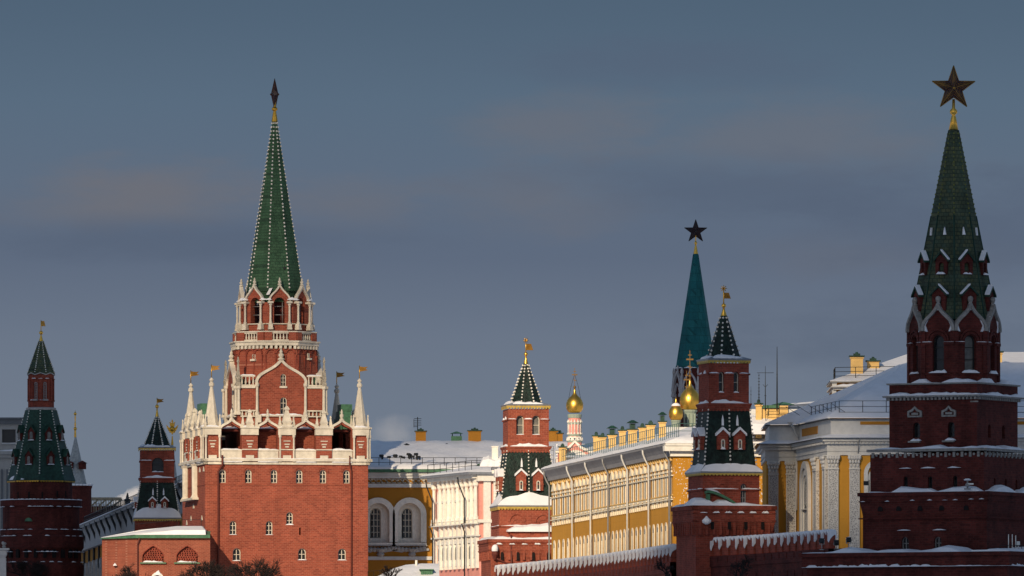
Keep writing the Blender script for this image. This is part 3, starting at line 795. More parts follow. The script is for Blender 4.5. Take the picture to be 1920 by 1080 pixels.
    for kf in (0, 1, 2):
        sn.M = FACES4[kf]
        n = 14; rows = []
        for i in range(n + 1):
            t = i / n; u = -w0 + 2 * w0 * t; hgt = .35 + (.55 * math.sin(t * math.pi) + .07 * math.sin(i * 1.1)) * P.get('drift', 1.0) + rnd.uniform(-.03, .03)
            ue = -We + 2 * We * t; zi = zz0 + hgt; wi = w0 + (w1 - w0) * (hgt / (zz1 - zz0)) 
            rows.append([(ue, -We - .02, ze + .10), (ue, -We - .02, ze + .22), (u * .6 + ue * .4, -w0 - (We - w0) * .45, zz0 + hgt * .45), (u * wi / w0, -wi - .06, zi), (u * wi / w0, -wi + .2, zi)])
        sn.grid(rows, closed=False)
    # dormers
    dz0, dz1 = P['dorm'][1], P['dorm'][0]
    def dormer(M, u, wd, zb_, zt_, wn):
        yb = -wd
        b = MB(); b.M = M
        b.prism([(u - wn / 2, zb_), (u + wn / 2, zb_), (u + wn / 2, zt_ - wn * .55), (u, zt_ - .1), (u - wn / 2, zt_ - wn * .55)], yb - .25, yb + 1.1)
        b.box(u - wn / 2 - .05, u + wn / 2 + .05, yb - .32, yb - .2, zb_ + (zt_ - zb_) * .28, zb_ + (zt_ - zb_) * .33)
        d = b.done('dormer', brk, T.o)
        b = MB(); b.M = M
        h_ = (zt_ - zb_) * .38
        b.band(arch(u, wn * .26, zb_ + .12, zb_ + .15 + h_), .05, yb - .33, yb - .2); b.done('dormer_surround', WHITE, d)
        b = MB(); b.M = M; b.prism(arch(u, wn * .24, zb_ + .12, zb_ + .15 + h_), yb - .28, yb - .26); b.done('pane', GLASS, d)
        b = MB(); b.M = M; r = .14
        b.prism([(u - wn * .62, zt_ - wn * .68), (u - wn * .62, zt_ - wn * .46), (u, zt_ + .12), (u + wn * .62, zt_ - wn * .46), (u + wn * .62, zt_ - wn * .68), (u, zt_ - .1)], yb - .42, yb + 1.1)
        b.snow(u - wn * .2, u + wn * .2, yb - .5, yb - .25, zb_ + .02, .2, .12)
        b.done('dormer_snow', SNOW, d)
    zD0, zD1 = Z(dz0, w0), Z(dz1, w0)
    wD = w0 + (w1 - w0) * ((zD0 - zz0) / (zz1 - zz0))
    for p in P['dorm'][2]: dormer(I4, T.u(p, wD), wD, zD0, zD1, P['dorm'][3] * k)
    for u in (-w0 * .36, w0 * .36): dormer(FACES4[1], u, wD, zD0, zD1, P['dorm'][3] * k)
    for p in P['dorm'][2]:
        u = T.u(p, wD) * .86; z = zD1 + .25; wm = w0 + (w1 - w0) * ((z - zz0) / (zz1 - zz0))
        part('roof_slit', SNOW, T, lambda b: b.prism([(u - .1, z), (u + .1, z), (u + .08, z + .5), (u, z + .9), (u - .08, z + .5)], -wm - .06, -wm + .4))
    # ledge and upper body
    y0, y1, h2 = P['upper']; W = hw(h2); zb2, zt2 = Z(y0, W), Z(y1, W); zu = zz1
    Wl = hw(P['ledge']); zl0 = Z(P['ledger'][1], Wl); zl1 = Z(P['ledger'][0], Wl)
    part('ledge', brk, T, lambda b: (b.ring(4, [(w1, zl0 - .4), (Wl, zl0), (Wl + .1, zl1 - .1), (Wl + .1, zl1)], cap0=True), [setattr(b, 'M', FACES4[kf]) or dentils(b, -Wl, Wl, w1, zl0 - .35, zl0 - .02, .3, .1) for kf in (0, 1)]))
    for kf in (0, 1): sn.M = FACES4[kf]; sn.snow(-W * .9, W * .95, -Wl - .1, -W, zl1, .28, .3, .6)
    holes = [arch(T.u(p, W), w_ * k, Z(b_, W), Z(a_, W)) for p, a_, b_, w_ in P['uwin']]
    def ub(b):
        b.panel(rect(-W, W, zl1, zt2), holes, W, .45)
        for kf in (1, 2, 3): b.M = FACES4[kf]; b.panel(rect(-W, W, zl1, zt2), [], W)
    part('upper_wall', brk, T, ub)
    for p, a_, b_, w_ in P['uwin']: window(T, I4, T.u(p, W), Z(b_, W), w_ * k, Z(a_, W) - Z(b_, W), W - .42, True, (0, 1), .09, pm=P.get('upm', DIRTY), fm=P.get('ufm', WHITE), sill=True, snow=.16)
    def st(b):
        zs = Z(P['ustring'], W)
        for kf in (0, 1, 2):
            b.M = FACES4[kf]
            xs = sorted([-W - .1, W + .1] + ([q for p, a_, b_, w_ in P['uwin'] for q in (T.u(p, W) - w_ * k * .5 - .02, T.u(p, W) + w_ * k * .5 + .02)] if kf == 0 else []))
            for i in range(0, len(xs) - 1, 2): b.box(xs[i], xs[i + 1], -W - .1, -W + .1, zs - .14, zs)
    part('string_course', brk, T, st)
    zs = Z(P['ustring'], W)
    ed = [-W] + [q for p, a_, b_, w_ in P['uwin'] for q in (T.u(p, W) - w_ * k * .5, T.u(p, W) + w_ * k * .5)] + [W]
    sn.M = I4
    for i in range(0, len(ed), 2): sn.snow(ed[i], ed[i + 1], -W - .12, -W, zs, .11, .2, .3)
    sn.M = FACES4[1]
    for u in (-W * .5, W * .3): sn.snow(u - .3, u + .3, -W - .12, -W, zs, .3, .12)
    # top eave and crocketed tent
    We = hw(P['eave2']); ze = Z(P['lace2'][0], We); zl = Z(P['lace2'][1], We); ytb, ytt, hb = P['tent2']
    w0 = hw(hb); zz0 = Z(ytb, w0); zz1 = Z(ytt, 0)
    part('eave', GROOF, T, lambda b: b.ring(4, [(We, ze), (We + .06, ze + .12), (w0, zz0 + .1)], cap0=True))
    part('gold_lace', trim, T, lambda b: [setattr(b, 'M', FACES4[kf]) or lace(b, -We, We, We - .06, zl, ze - .004, .28) for kf in (0, 1, 2)])
    for kf in (0, 1): sn.M = FACES4[kf]; sn.snow(-w0 - .1, w0 + .1, -We + .1, -w0 + .15, ze + .12, (zz0 - ze) * 1.1 + .12, .25, .35)
    sn.done('roof_snow', SNOW, T.o)
    a8 = P.get('n2', 8)
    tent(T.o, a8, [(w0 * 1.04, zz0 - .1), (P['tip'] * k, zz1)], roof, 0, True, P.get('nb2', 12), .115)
    yc0, yb_, hcone = P['cone']; zc0 = Z(yc0, 0); zball = Z(yb_, 0)
    part('finial', GOLD, T, lambda b: (b.ring(10, [(hcone * k, zc0 - .05), (hcone * k * .45, zc0 + (zball - zc0) * .5), (.07, zball - .1)], apo=False, smooth=True), b.ball((0, 0, zball), P.get('ball', .2), 12, 8)))
    rot_flag(T.o, 0, 0, zball, Z(P['vane'][0], 0), P['vane'][1] * k, P['vane'][2] * k, tail=vane_tail, cross=P.get('cross', True), yaw=R(6))
    return T

cmd = small_tower('sunlit brick tower beside the pink palace, snow-covered porch roof at its foot', 1002, 986, R(7), dict(
    base=(1011, 1050, 89, 84), loops=[941.5, 971, 1000, 1029], looprow=1043,
    body=(1010, 951, 64), blind=[(969, 963, 984, 30), (1018, 964, 984, 30)], bstring=986,
    eave1=67.5, lace1=(950, 956), tent1=(944, 842, 58, 44), dorm=(880, 920, (976.5, 1008.5), 19),
    ledge=46.5, ledger=(837, 842), upper=(838, 767, 43), uwin=[(975.2, 779, 815, 14.5), (1005, 779, 815, 14.5)], ustring=786, ufm=WHITE,
    eave2=46.5, lace2=(760.5, 766.5), tent2=(757, 682, 31), tip=4.5, cone=(681, 664, 4.5), vane=(638, 14, 12), nb2=12, ball=.2, drift=1.3), RED)
arm = small_tower('shaded brick tower with dark tented roof, right of the yellow palace wing', 855, 1357, R(13.5), dict(
    base=(948, 1003, 95.5, 88), loops=[1334, 1365.6, 1397, 1428.5], looprow=984,
    body=(945, 890, 66), bwin=[(1393, 907, 946, 11)], blind=[(1352, 905, 922, 14)], bstring=917,
    eave1=71.5, lace1=(887, 891.5), tent1=(880, 765, 60, 47), dorm=(803, 843, (1353, 1385), 21),
    ledge=49.5, ledger=(756, 763), upper=(756, 681, 46.5), uwin=[(1352, 697, 736, 10.5), (1380, 697, 736, 10.5)], ustring=700, upm=GLASS,
    eave2=50, lace2=(675.5, 681), tent2=(671, 592, 35), tip=6, cone=(592, 573, 6.5), vane=(541, 14, 11), nb2=9, ball=.2, drift=.3), RED2)
mid = small_tower('small shaded tower with single arched opening, left of the tall green-spired tower', 1225, 294.5, R(3), dict(
    body=(None, 974, 44), eave1=47, lace1=(973, 977), tent1=(965, 900, 42, 32), dorm=(932, 952, (287, 310), 13),
    ledge=35, ledger=(896, 899.5), upper=(897, 844, 33.5), uwin=[(297, 858, 885, 22)], ustring=863.5, upm=GLASS, ufm=IRON,
    eave2=36.5, lace2=(840, 844.5), tent2=(837, 781, 25.5), tip=3.2, cone=(781, 762, 3.6), vane=(746, 13, 8), nb2=15, ball=.24, cross=False, drift=1.6), RED2, vane_tail=True)

# snow-roofed porch and pipes on the sunlit tower
def porch(T):
    W = 160 / 2 * T.k * .93
    z0, z1, z2 = T.z(1011, W), T.z(997, W), T.z(981, W)
    u0, u1 = T.u(957, W), T.u(1043, W)
    part('porch_wall', RED, T, lambda b: (b.box(u0, u1, -W + .1, -2.9, z0 - 1, z1), b.box(u0 - .25, u1, -W - .05, -W + .098, z0 - .3, z0)))
    part('porch_roof_snow', SNOW, T, lambda b: (b.snow(u0 - .3, u1, -W - .3, -2.9, z1 + .003, z2 - z1, .8, .3), b.snow(u0, u1, -W - .3, -W + .05, z0, .2, .5)))
    part('drain_pipe', RPIPE, T, lambda b: b.tube([(u0 + .05, -W - .25, z1 - .3), (u0 + .05, -W - .25, z0 - 3.3), (u0 + 1, -W - .7, z0 - 4.3)], .09))
    T2 = T.z(1016, W + .5)
    part('lantern', RPIPE, T, lambda b: (b.ring(8, [(.1, T.z(1050, W)), (.34, T.z(1040, W)), (.3, T.z(1033, W)), (.12, T.z(1028, W))], T.u(926.5, W), -W - .6, apo=False, cap0=True), b.tube([(T.u(926.5, W), -W - .6, T.z(1046, W)), (T.u(926.5, W) + 1.2, -W, T.z(1056, W)), (T.u(926.5, W) + 4.8, -W - .4, T.z(1062, W))], .1)))
    part('lantern_snow', SNOW, T, lambda b: (b.ball((T.u(926.5, W), -W - .6, T.z(1030, W)), .36, 8, 5, 1.3), b.ball((T.u(927.5, W), -W - .6, T.z(1026, W)), .26, 8, 5)))
porch(cmd)
def arm_extra(T):
    W = 95.5 * T.k / (math.cos(T.phi) + math.sin(T.phi))
    zt = T.z(948, W)
    u0, u1 = T.u(1325, W), T.u(1387, W)
    def can(b):
        rows = []
        for i in range(11):
            t = i / 10; u = u0 + (u1 - u0) * t; z = zt + .1 + 1.25 * (1 - t ** 1.7) - .35 * max(0, .12 - t) * 8 * .3
            rows.append([(u, -W + .6, z - .22), (u, -W + .6, z), (u, -W + 2.1, z), (u, -W + 2.1, z - .22)])
        b.grid(rows, cap0=True, cap1=True); b.box(u0 + .1, u0 + .4, -W + .7, -W + 1.9, zt - .6, zt + 1.0)
    part('stair_canopy', GMETAL, T, can)
    def cs(b):
        rows = []
        for i in range(9):
            t = .04 + i / 8 * .52; u = u0 + (u1 - u0) * t; z = zt + .1 + 1.25 * (1 - t ** 1.7); hh = .22 * math.sin(min(1, i / 8 * 1.02) * math.pi) + .02
            rows.append([(u, -W + .65, z + .003), (u, -W + 1.1, z + hh), (u, -W + 2.0, z + hh * .8), (u, -W + 2.0, z)])
        b.grid(rows, cap0=True, cap1=True); b.snow(T.u(1293, W), T.u(1345, W), -W + .1, -W + 2.2, zt, .75, .6, .3); b.snow(T.u(1335, W), T.u(1380, W), -W + .1, -W + 2.2, zt, .85, .6, .3)
    part('canopy_snow', SNOW, T, cs)
    part('lantern', SNOW, T, lambda b: b.ring(8, [(.1, T.z(984, W)), (.38, T.z(980, W)), (.4, T.z(976, W)), (.15, T.z(971, W)), (.05, T.z(968, W))], T.u(1321, W), -W - .35, apo=False, cap0=True, smooth=True))
arm_extra(arm)

# ------------------------------------------------------------------ big round corner tower on the left edge
def corner_tower():
    T = Thing('round_tower', 'broad round brick tower at the left edge under a dark green tent', 'tower', 77, 1350, 0); Z, k = T.z, T.k; o = T.o
    z = lambda y: Z(y, 4)
    Rb = 80 * k; Rd = 58 * k
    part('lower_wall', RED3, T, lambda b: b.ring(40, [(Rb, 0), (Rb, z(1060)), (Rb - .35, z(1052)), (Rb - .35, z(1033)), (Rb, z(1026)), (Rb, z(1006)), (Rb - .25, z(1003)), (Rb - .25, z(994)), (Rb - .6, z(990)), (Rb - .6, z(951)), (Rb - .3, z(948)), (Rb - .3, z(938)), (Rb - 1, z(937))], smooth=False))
    for a in range(-70, 71, 13): part('loophole', HOLE, T, lambda b: b.prism(arch(0, .45, z(1046), z(1030)), -Rb - .05, -Rb + .4), RZ(R(a)))
    part('sentry_window', GMETAL, T, lambda b: (setattr(b, 'M', RZ(R(-16))), b.prism(arch(0, 1, z(977), z(971)), -Rb + .4, -Rb + .9)))
    def sn(b):
        rr = random.Random(5)
        for row, r_, dens in ((937, Rb - .3, .95), (950, Rb - .3, .5), (993, Rb - .3, .75), (1005, Rb, .4), (1035, Rb, .6), (1054, Rb, .5)):
            for a in range(-85, 86, 6):
                if rr.random() < dens:
                    b.M = RZ(R(a)); b.snow(-.32, .32, -r_ - .14, -r_ + .15, z(row), .12, .16)
    part('ledge_snow', SNOW, T, sn)
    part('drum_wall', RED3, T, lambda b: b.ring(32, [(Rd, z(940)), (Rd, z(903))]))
    for a, zz in ((-20, 930), (5, 930), (34, 928), (55, 928), (-45, 930)): part('loophole', HOLE, T, lambda b: b.box(-.12, .12, -Rd - .03, -Rd + .1, z(zz + 4), z(zz - 8)), RZ(R(a)))
    ra = 59.5 * k / 1.04; rb = 28.5 * k / 1.04
    part('eave', DGR2, T, lambda b: b.ring(8, [(62 * k / 1.04, z(901)), (62 * k / 1.04, z(899.5)), (ra, z(892))], rot=math.pi / 8, cap0=True))
    part('gold_lace', OLDGOLD, T, lambda b: [setattr(b, 'M', RZ(math.pi / 8 + j * math.pi / 4)) or lace(b, -1.7, 1.7, 61.2 * k / 1.04, z(903.5), z(900), .35) for j in range(-3, 3)])
    za, zb = z(893), z(767)
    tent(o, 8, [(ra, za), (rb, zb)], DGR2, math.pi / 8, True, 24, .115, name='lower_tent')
    def dorm(b, parts_):
        pass
    for row, (y1, y0), wn in ((0, (842, 871), 1.05), (1, (797, 825), .95)):
        for a in (-67.5, -22.5, 22.5, 67.5):
            zb_, zt_ = z(y0), z(y1); t = (zb_ - za) / (zb - za); rr_ = ra + (rb - ra) * t
            M = RZ(R(a)); b = MB(); b.M = M
            b.prism([(-wn / 2, zb_), (wn / 2, zb_), (wn / 2, zt_ - .8), (0, zt_), (-wn / 2, zt_ - .8)], -rr_ - .15, -rr_ + 1.3)
            d = b.done('dormer', RED3, o)
            b = MB(); b.M = M; b.prism([(-wn * .62, zt_ - 1.0), (-wn * .62, zt_ - .8), (0, zt_ + .12), (wn * .62, zt_ - .8), (wn * .62, zt_ - 1.0), (0, zt_ - .1)], -rr_ - .3, -rr_ + 1.4); b.done('dormer_roof', DGR2, d)
            b = MB(); b.M = M; b.prism(arch(0, .42, zb_ + .15, zb_ + 1.15), -rr_ - .2, -rr_ - .16); b.done('pane', DIRTY, d)
            b = MB(); b.M = M; b.snow(-wn * .45, wn * .45, -rr_ - .35, -rr_ - .1, zb_, .12, .12); b.done('dormer_snow', SNOW, d)
    part('tent_snow', SNOW, T, lambda b: (setattr(b, 'M', RZ(R(-50))), b.snow(-1.5, 1.5, -ra - .15, -ra + .4, z(899), .6, .3)))
    # lantern drum and upper tent
    rl = 24.6 * k / 1.02
    part('lantern_ledge', GREYST, T, lambda b: b.ring(16, [(rb, z(767.5)), (28 * k, z(766)), (28 * k, z(763.5)), (rl, z(762))], cap0=True))
    part('lantern_wall', RED2, T, lambda b: (b.ring(16, [(rl, z(764)), (rl, z(699))]), [setattr(b, 'M', RZ(R(a))) or b.box(-.12, .12, -rl - .12, -rl + .1, z(749), z(709)) for a in (-75, -52, -38, -3, 3, 37, 52, 75)], setattr(b, 'M', I4), b.ring(16, [(rl + .1, z(751)), (rl + .14, z(749))], cap0=True), b.ring(16, [(rl + .08, z(710)), (rl + .14, z(708.5))], cap0=True)))
    for a in (-20, 20): window(T, RZ(R(a)), 0, z(747), .42, z(715) - z(747), rl + .02, True, (1, 6), .06, fm=PIPE)
    part('lantern_snow', SNOW, T, lambda b: [setattr(b, 'M', RZ(R(a))) or b.snow(-.3, .3, -rl - .15, -rl, zz, .1, .15) for a, zz in ((-40, z(749)), (-20, z(749)), (5, z(749)), (28, z(749)), (-30, z(708.5)), (0, z(708.5)), (30, z(708.5)))])
    part('lantern_gable', GREYST, T, lambda b: [setattr(b, 'M', RZ(math.pi / 8 * 2 * j)) or b.band([(-.75, z(701)), (0, z(697.5)), (.75, z(701))], .06, -rl - .12, -rl + .1) for j in range(8)])
    tent(o, 8, [(26 * k / 1.02, z(700)), (4.8 * k, z(637))], MOSS, 0, True, 15, .10)
    part('finial', GOLD, T, lambda b: (b.ring(10, [(4.2 * k, z(638)), (1.4 * k, z(627)), (.8 * k, z(624))], apo=False, smooth=True), b.ball((0, 0, z(621.5)), .27, 12, 8)))
    rot_flag(o, 0, 0, z(621.5), z(598), .6, .7, COPPER, tail=False)
corner_tower()
# ------------------------------------------------------------------ stepped gate tower on the right, in cloud shade
def stepped_tower():
    T = Thing('stepped_tower', 'stepped dark brick tower at the right edge, topped by a large ruby star', 'tower', 1788, 770, R(-27.6)); Z, k = T.z, T.k; o = T.o
    cs = math.cos(T.phi) + abs(math.sin(T.phi))
    hw = lambda px: px * k / cs
    CEN = T
    sn = MB()
    def tier(nm, y0, y1, hpx, holes_f=(), holes_r=(), cx=0.0):
        W = hw(hpx); zb, zt = (Z(y0, W) if y0 else 0), Z(y1, W)
        def bd(b):
            b.panel(rect(-W, W, zb, zt), [arch(u, w_, z0, z1) for u, w_, z0, z1 in holes_f], W, .45)
            for kf, hs in ((2, holes_r), (1, ()), (3, ())):
                b.M = FACES4[kf]; b.panel(rect(-W, W, zb, zt), [arch(u, w_, z0, z1) for u, w_, z0, z1 in hs], W, .45)
            b.M = I4; b.f([(-W, -W, zt), (W, -W, zt), (W, W, zt), (-W, W, zt)])
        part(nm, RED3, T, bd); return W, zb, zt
    A2 = R(90)
    # --- barbican at the foot (tier 4) and third tier
    W4 = hw(287); z4 = Z(1035, W4)
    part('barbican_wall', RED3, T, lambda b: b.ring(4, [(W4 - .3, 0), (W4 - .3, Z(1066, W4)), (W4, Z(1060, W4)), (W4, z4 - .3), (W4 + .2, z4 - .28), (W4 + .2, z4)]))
    W3 = hw(178); z3 = Z(922, W3)
    h3 = [(T.u(p, W3 - .4), .62, Z(1030, W3), Z(1006, W3)) for p in (1695, 1755)]
    W, zb, zt = tier('third_tier_wall', 1040, 965, 172, h3)
    for u, w_, a_, b_ in h3: window(T, I4, u, a_, w_, b_ - a_, W - .3, True, (1, 1), .07, fm=PIPE)
    def flare(b):
        b.ring(4, [(W, Z(965, W3) - .003), (W, Z(964.9, W3)), (W3, Z(940, W3)), (W3, z3 - .3), (W3 + .14, z3 - .28), (W3 + .14, z3)], cap0=True)
        for kf in (0, 2):
            b.M = FACES4[kf]
            b.box(-W3 - .08, W3 + .08, -W3 - .08, -W3 + .1, Z(940, W3), Z(938, W3))
            b.box(-W3 - .08, W3 + .08, -W3 - .06, -W3 + .1, Z(950, W3) - .9, Z(950, W3) - .8)
    part('machicolation', RED3, T, flare)
    for p in (1646, 1680, 1719, 1759, 1804): part('loophole', HOLE, T, lambda b: b.prism(arch(T.u(p, W3), .4, Z(957, W3), Z(948, W3)), -W3 + .03, -W3 + .4))
    # --- second tier
    h2 = [(T.u(p, hw(158)), .36, Z(922, 4), Z(893, 4)) for p in (1694, 1739, 1785)]
    h2r = [(T.u(p, hw(158), A2), .34, Z(918, 4), Z(897, 4)) for p in (1860, 1883, 1905)]
    W, zb, zt = tier('second_tier_wall', 925, 850, 158, h2, h2r)
    for u, w_, a_, b_ in h2: window(T, I4, u, a_, w_, b_ - a_, W - .3, True, (0, 1), .05, fm=IRON)
    W2 = W
    zc0, zc1 = Z(857, W), Z(841, W)
    def plaques(b):
        for kf in (0, 2):
            b.M = FACES4[kf]; n = 14
            b.box(-W - .22, W + .3, -W - .22, -W + .2, zc1 - .2, zc1)
            for i in range(n):
                u = -W + 2 * W * (i + .5) / n
                b.box(u - .2, u + .0, -W - .09, -W + .05, zc0, zc1 - .255)
                b.ring(8, [(.085, W + .0), (.085, W + .07)], 0, 0, apo=False) if False else b.prism([(u + .2 + .1 * math.cos(j * math.pi / 4), (zc0 + zc1) / 2 - .12 + .1 * math.sin(j * math.pi / 4)) for j in range(8)], -W - .07, -W + .05)
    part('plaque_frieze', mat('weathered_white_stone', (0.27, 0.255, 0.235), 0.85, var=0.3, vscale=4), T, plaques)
    # --- first tier
    W1 = hw(122)
    f1 = [(T.u(p, W1), .58, Z(820, W1), Z(791, W1)) for p in (1715.5, 1779)]
    r1 = [(T.u(p, W1, A2), .52, Z(820, W1), Z(795, W1)) for p in (1852, 1881)]
    W, zb, zt = tier('first_tier_wall', 845, 718, 122, f1, r1)
    for u, w_, a_, b_ in f1: window(T, I4, u, a_, w_, b_ - a_, W - .36, True, (0, 2), .07, fm=IRON)
    for u, w_, a_, b_ in r1[1:]: window(T, FACES4[2], u, a_, w_, b_ - a_, W - .36, True, (0, 2), .07, fm=IRON)
    WS = MATS['weathered_white_stone']
    def crn(b):
        za, zb_ = Z(748, W), Z(741, W)
        b.ring(4, [(W + .05, za + .12), (W + .38, zb_ - .12), (W + .42, zb_)], cap0=True)
        for kf in (0, 1, 2):
            b.M = FACES4[kf]; dentils(b, -W - .1, W + .1, W, za - .06, za + .14, .32, .26)
        b.M = I4; b.ring(4, [(W + .1, zt - .1), (W + .18, zt - .05), (W + .18, zt + .03)], cap0=True)
        for p in (1713, 1775.5):
            u = T.u(p, W); z0 = Z(779, W)
            b.band([(u - .52, z0), (u - .52, z0 + .32), (u - .22, z0 + .42), (u, z0 + .66), (u + .22, z0 + .42), (u + .52, z0 + .32), (u + .52, z0)], .09, -W - .14, -W + .05)
            b.box(u - .6, u + .6, -W - .12, -W + .05, z0 - .1, z0 + .02); b.box(u - .28, u + .28, -W - .1, -W + .05, z0 + .08, z0 + .25)
            b.box(u - .48, u + .48, -W - .3, -W + .05, Z(829, W), Z(826, W))
        b.box(T.u(1815, W), T.u(1832, W) - .15, -W - .1, -W, Z(755, W), Z(752.5, W))
    part('white_stonework', WS, T, crn)
    # --- octagonal belfry, faces A (left of axis) and B (right)
    T8 = Thing.__new__(Thing); T8.o = T.o; T8.px, T8.D, T8.phi, T8.k = T.px, T.D, T.phi, T.k
    A = 83.5 * k / 1.065; rot8 = R(27.6 - 24)          # world bearing of face A is 24 degrees left of the view
    fA = [rot8 + R(45 * j) for j in range(8)]
    sd = A * math.tan(math.pi / 8); zb0 = zt - .05; zsp = Z(620, A); zpk = Z(572, A)
    zwin0, zwin1 = Z(697, A), Z(628, A)
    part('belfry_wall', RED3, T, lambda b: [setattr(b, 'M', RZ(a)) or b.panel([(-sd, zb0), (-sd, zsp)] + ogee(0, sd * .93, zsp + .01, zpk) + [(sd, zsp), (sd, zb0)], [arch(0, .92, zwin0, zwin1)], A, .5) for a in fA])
    for j, a in enumerate(fA): 
        if j in (0, 1, 2, 7): window(T, RZ(a), 0, zwin0, .92, zwin1 - zwin0, A - .4, True, (0, 2), .08, fm=IRON, pm=DIRTY if j == 1 else GLASS)
    def brel(b):
        for a in fA:
            b.M = RZ(a); zst = Z(641, A)
            for s_ in (-1, 1):
                u0, u1 = sorted((s_ * .5, s_ * (sd + .02))); b.box(u0, u1, -A - .16, -A + .1, zst - .22, zst)
                u0, u1 = sorted((s_ * (sd - .3), s_ * (sd + .04))); b.box(u0, u1, -A - .1, -A + .1, zb0, zst - .222); b.box(u0, u1, -A - .12, -A + .1, zst + .003, zsp)
            b.band(arch(0, 1.25, zst, zwin1 + .18)[1:-1], .09, -A - .1, -A + .05); b.band(arch(0, 1.7, zst, zwin1 + .42)[1:-1], .08, -A - .14, -A + .05)
            b.box(-sd, sd, -A - .1, -A + .1, Z(702, A), Z(699, A))
    part('belfry_relief', RED3, T, brel)
    def bwh(b):
        for a in fA:
            b.M = RZ(a); b.band(ogee(0, sd * .95, zsp, zpk + .05), .115, -A - .22, -A + .3)
            b.ring(8, [(.2, zpk + .05), (.12, zpk + .22), (.2, zpk + .36)], 0, -A, apo=False); b.ball((0, -A, zpk + .5), .22)
    part('keel_stonework', WS, T, bwh)
    part('keel_roof', GREEN, T, lambda b: [setattr(b, 'M', RZ(a)) or b.prism(ogee(0, sd * .93, zsp + .05, zpk + .02), -A + .3, -A + 2.2) for a in fA])
    def ks(b):
        for j in (-1, 0, 1, 2):
            a = rot8 + R(45 * j); b.M = RZ(a + math.pi / 8); q = A / math.cos(math.pi / 8)
            b.prism([(-.45, zsp - .05), (.45, zsp - .05), (.28, zsp + .45), (.62, zsp + 1.1), (.5, zsp + 1.15), (0, zsp + .5), (-.38, zsp + .95), (-.55, zsp + .95), (-.3, zsp + .4)], -q + .05, -q + .5)
    part('keel_snow', SNOW, T, ks)
    # --- spire
    zs0, zs1 = Z(600, 1.5), Z(244, 0)
    r0, r1 = 78 * k / 1.04, 9.5 * k
    te = tent(o, 8, [(r0, zs0), (r1, zs1)], MOSS, rot8, False)
    off = -math.pi / 2 + math.pi / 8 + rot8
    for i in range(8):
        a = off + 2 * math.pi * i / 8
        if math.sin(a + T.phi) > .4: continue
        q0 = r0 + (r1 - r0) * .55; z_ = zs0 + (zs1 - zs0) * .55; c = 1 / math.cos(math.pi / 8)
        beads(te, (q0 * c * math.cos(a), q0 * c * math.sin(a), z_), (r1 * c * math.cos(a), r1 * c * math.sin(a), zs1 - .1), 18, .085, OLIVE)
        b = MB(); b.tube([(r0 * c * math.cos(a), r0 * c * math.sin(a), zs0), (q0 * c * math.cos(a), q0 * c * math.sin(a), z_)], .06, 5); b.done('ridge_roll', DGR2, te)
    for (y1, y0, wn) in ((473, 515, .95), (538, 583, 1.1)):
        for a in [rot8 + R(45 * j) for j in (-1, 0, 1, 2)]:
            zb_, zt_ = Z(y0, 2), Z(y1, 2); rr_ = r0 + (r1 - r0) * ((zb_ - zs0) / (zs1 - zs0)); M = RZ(a)
            b = MB(); b.M = M
            b.panel([(-wn / 2, zb_), (-wn / 2, zt_ - .55), (0, zt_ - .05), (wn / 2, zt_ - .55), (wn / 2, zb_)], [arch(0, .42, zb_ + .22, zb_ + .95)], rr_ + .15, .3)
            b.prism([(-wn / 2, zb_), (-wn / 2, zt_ - .55), (0, zt_ - .05), (wn / 2, zt_ - .55), (wn / 2, zb_)], -rr_ + .16, -rr_ + 1.3)
            for s_ in (-1, 1): b.box(*sorted((s_ * wn * .5, s_ * (wn * .5 - .002))), -rr_ - .15, -rr_ + .2, zb_, zt_ - .55)
            d = b.done('dormer', RED3, o)
            b = MB(); b.M = M; t_ = .12
            b.prism([(-wn * .64, zt_ - .75), (-wn * .64, zt_ - .6), (0, zt_ + .1), (wn * .64, zt_ - .6), (wn * .64, zt_ - .75), (0, zt_ - .06)], -rr_ - .32, -rr_ + 1.2); b.done('dormer_roof', DGR2, d)
            s_ = 1 if a > rot8 + .5 else -1
            b = MB(); b.M = M
            pts = [(0, zt_ + .12), (0, zt_ + .22), (-s_ * -wn * .66 * -1, zt_ - .5), (-s_ * -wn * .66 * -1, zt_ - .6)]
            b.prism(pts, -rr_ - .3, -rr_ + .1); b.snow(-.35, .35, -rr_ - .35, -rr_ - .1, zb_ + .02, .2, .12); b.done('dormer_snow', SNOW, d)
    for a in [rot8 + R(45 * j) for j in (-1, 0, 1, 2)]:
        z = Z(441, 1); rr_ = r0 + (r1 - r0) * ((z - zs0) / (zs1 - zs0))
        part('roof_slit', SNOW, T, lambda b: b.prism([(-.1, z), (.16, z), (.1, z + .22), (0, z + .6), (-.06, z + .25)], -rr_ - .08, -rr_ + .35), RZ(a))
    part('star_base', GOLD, T, lambda b: (b.ring(10, [(9.5 * k, zs1 - .08), (4.5 * k, Z(219, 0)), (3 * k, Z(216, 0)), (7 * k, Z(212, 0)), (7 * k, Z(207, 0)), (3 * k, Z(203, 0)), (2.6 * k, Z(186, 0))], apo=False, cap0=True, smooth=True)))
    star(o, Z(165.5, 0), 42.5 * k, .42, -T.phi + R(3))
    # --- snow on every ledge
    for kf in (0, 2):
        sn.M = FACES4[kf]
        sn.snow(-W4, W4, -W4 - .15, -W4 + 3.2, z4, .42, .8, .8)
        sn.snow(-W3 + .8, W3, -W3 - .1, -W3 + 1.0, z3, .45, .6, .75); sn.snow(-W2 * .9, W2 * .95, -W2 - .25, -W1 + .1, zc1, .3, .5, .6)
        sn.snow(-W1 - .3, W1 + .3, -W1 - .38, -W1 + .05, Z(741, W1), .26, .3, .45); sn.snow(-W1 * .5, W1, -W1 - .05, -W1 + 1.2, zt + .03, .4, .5, .9)
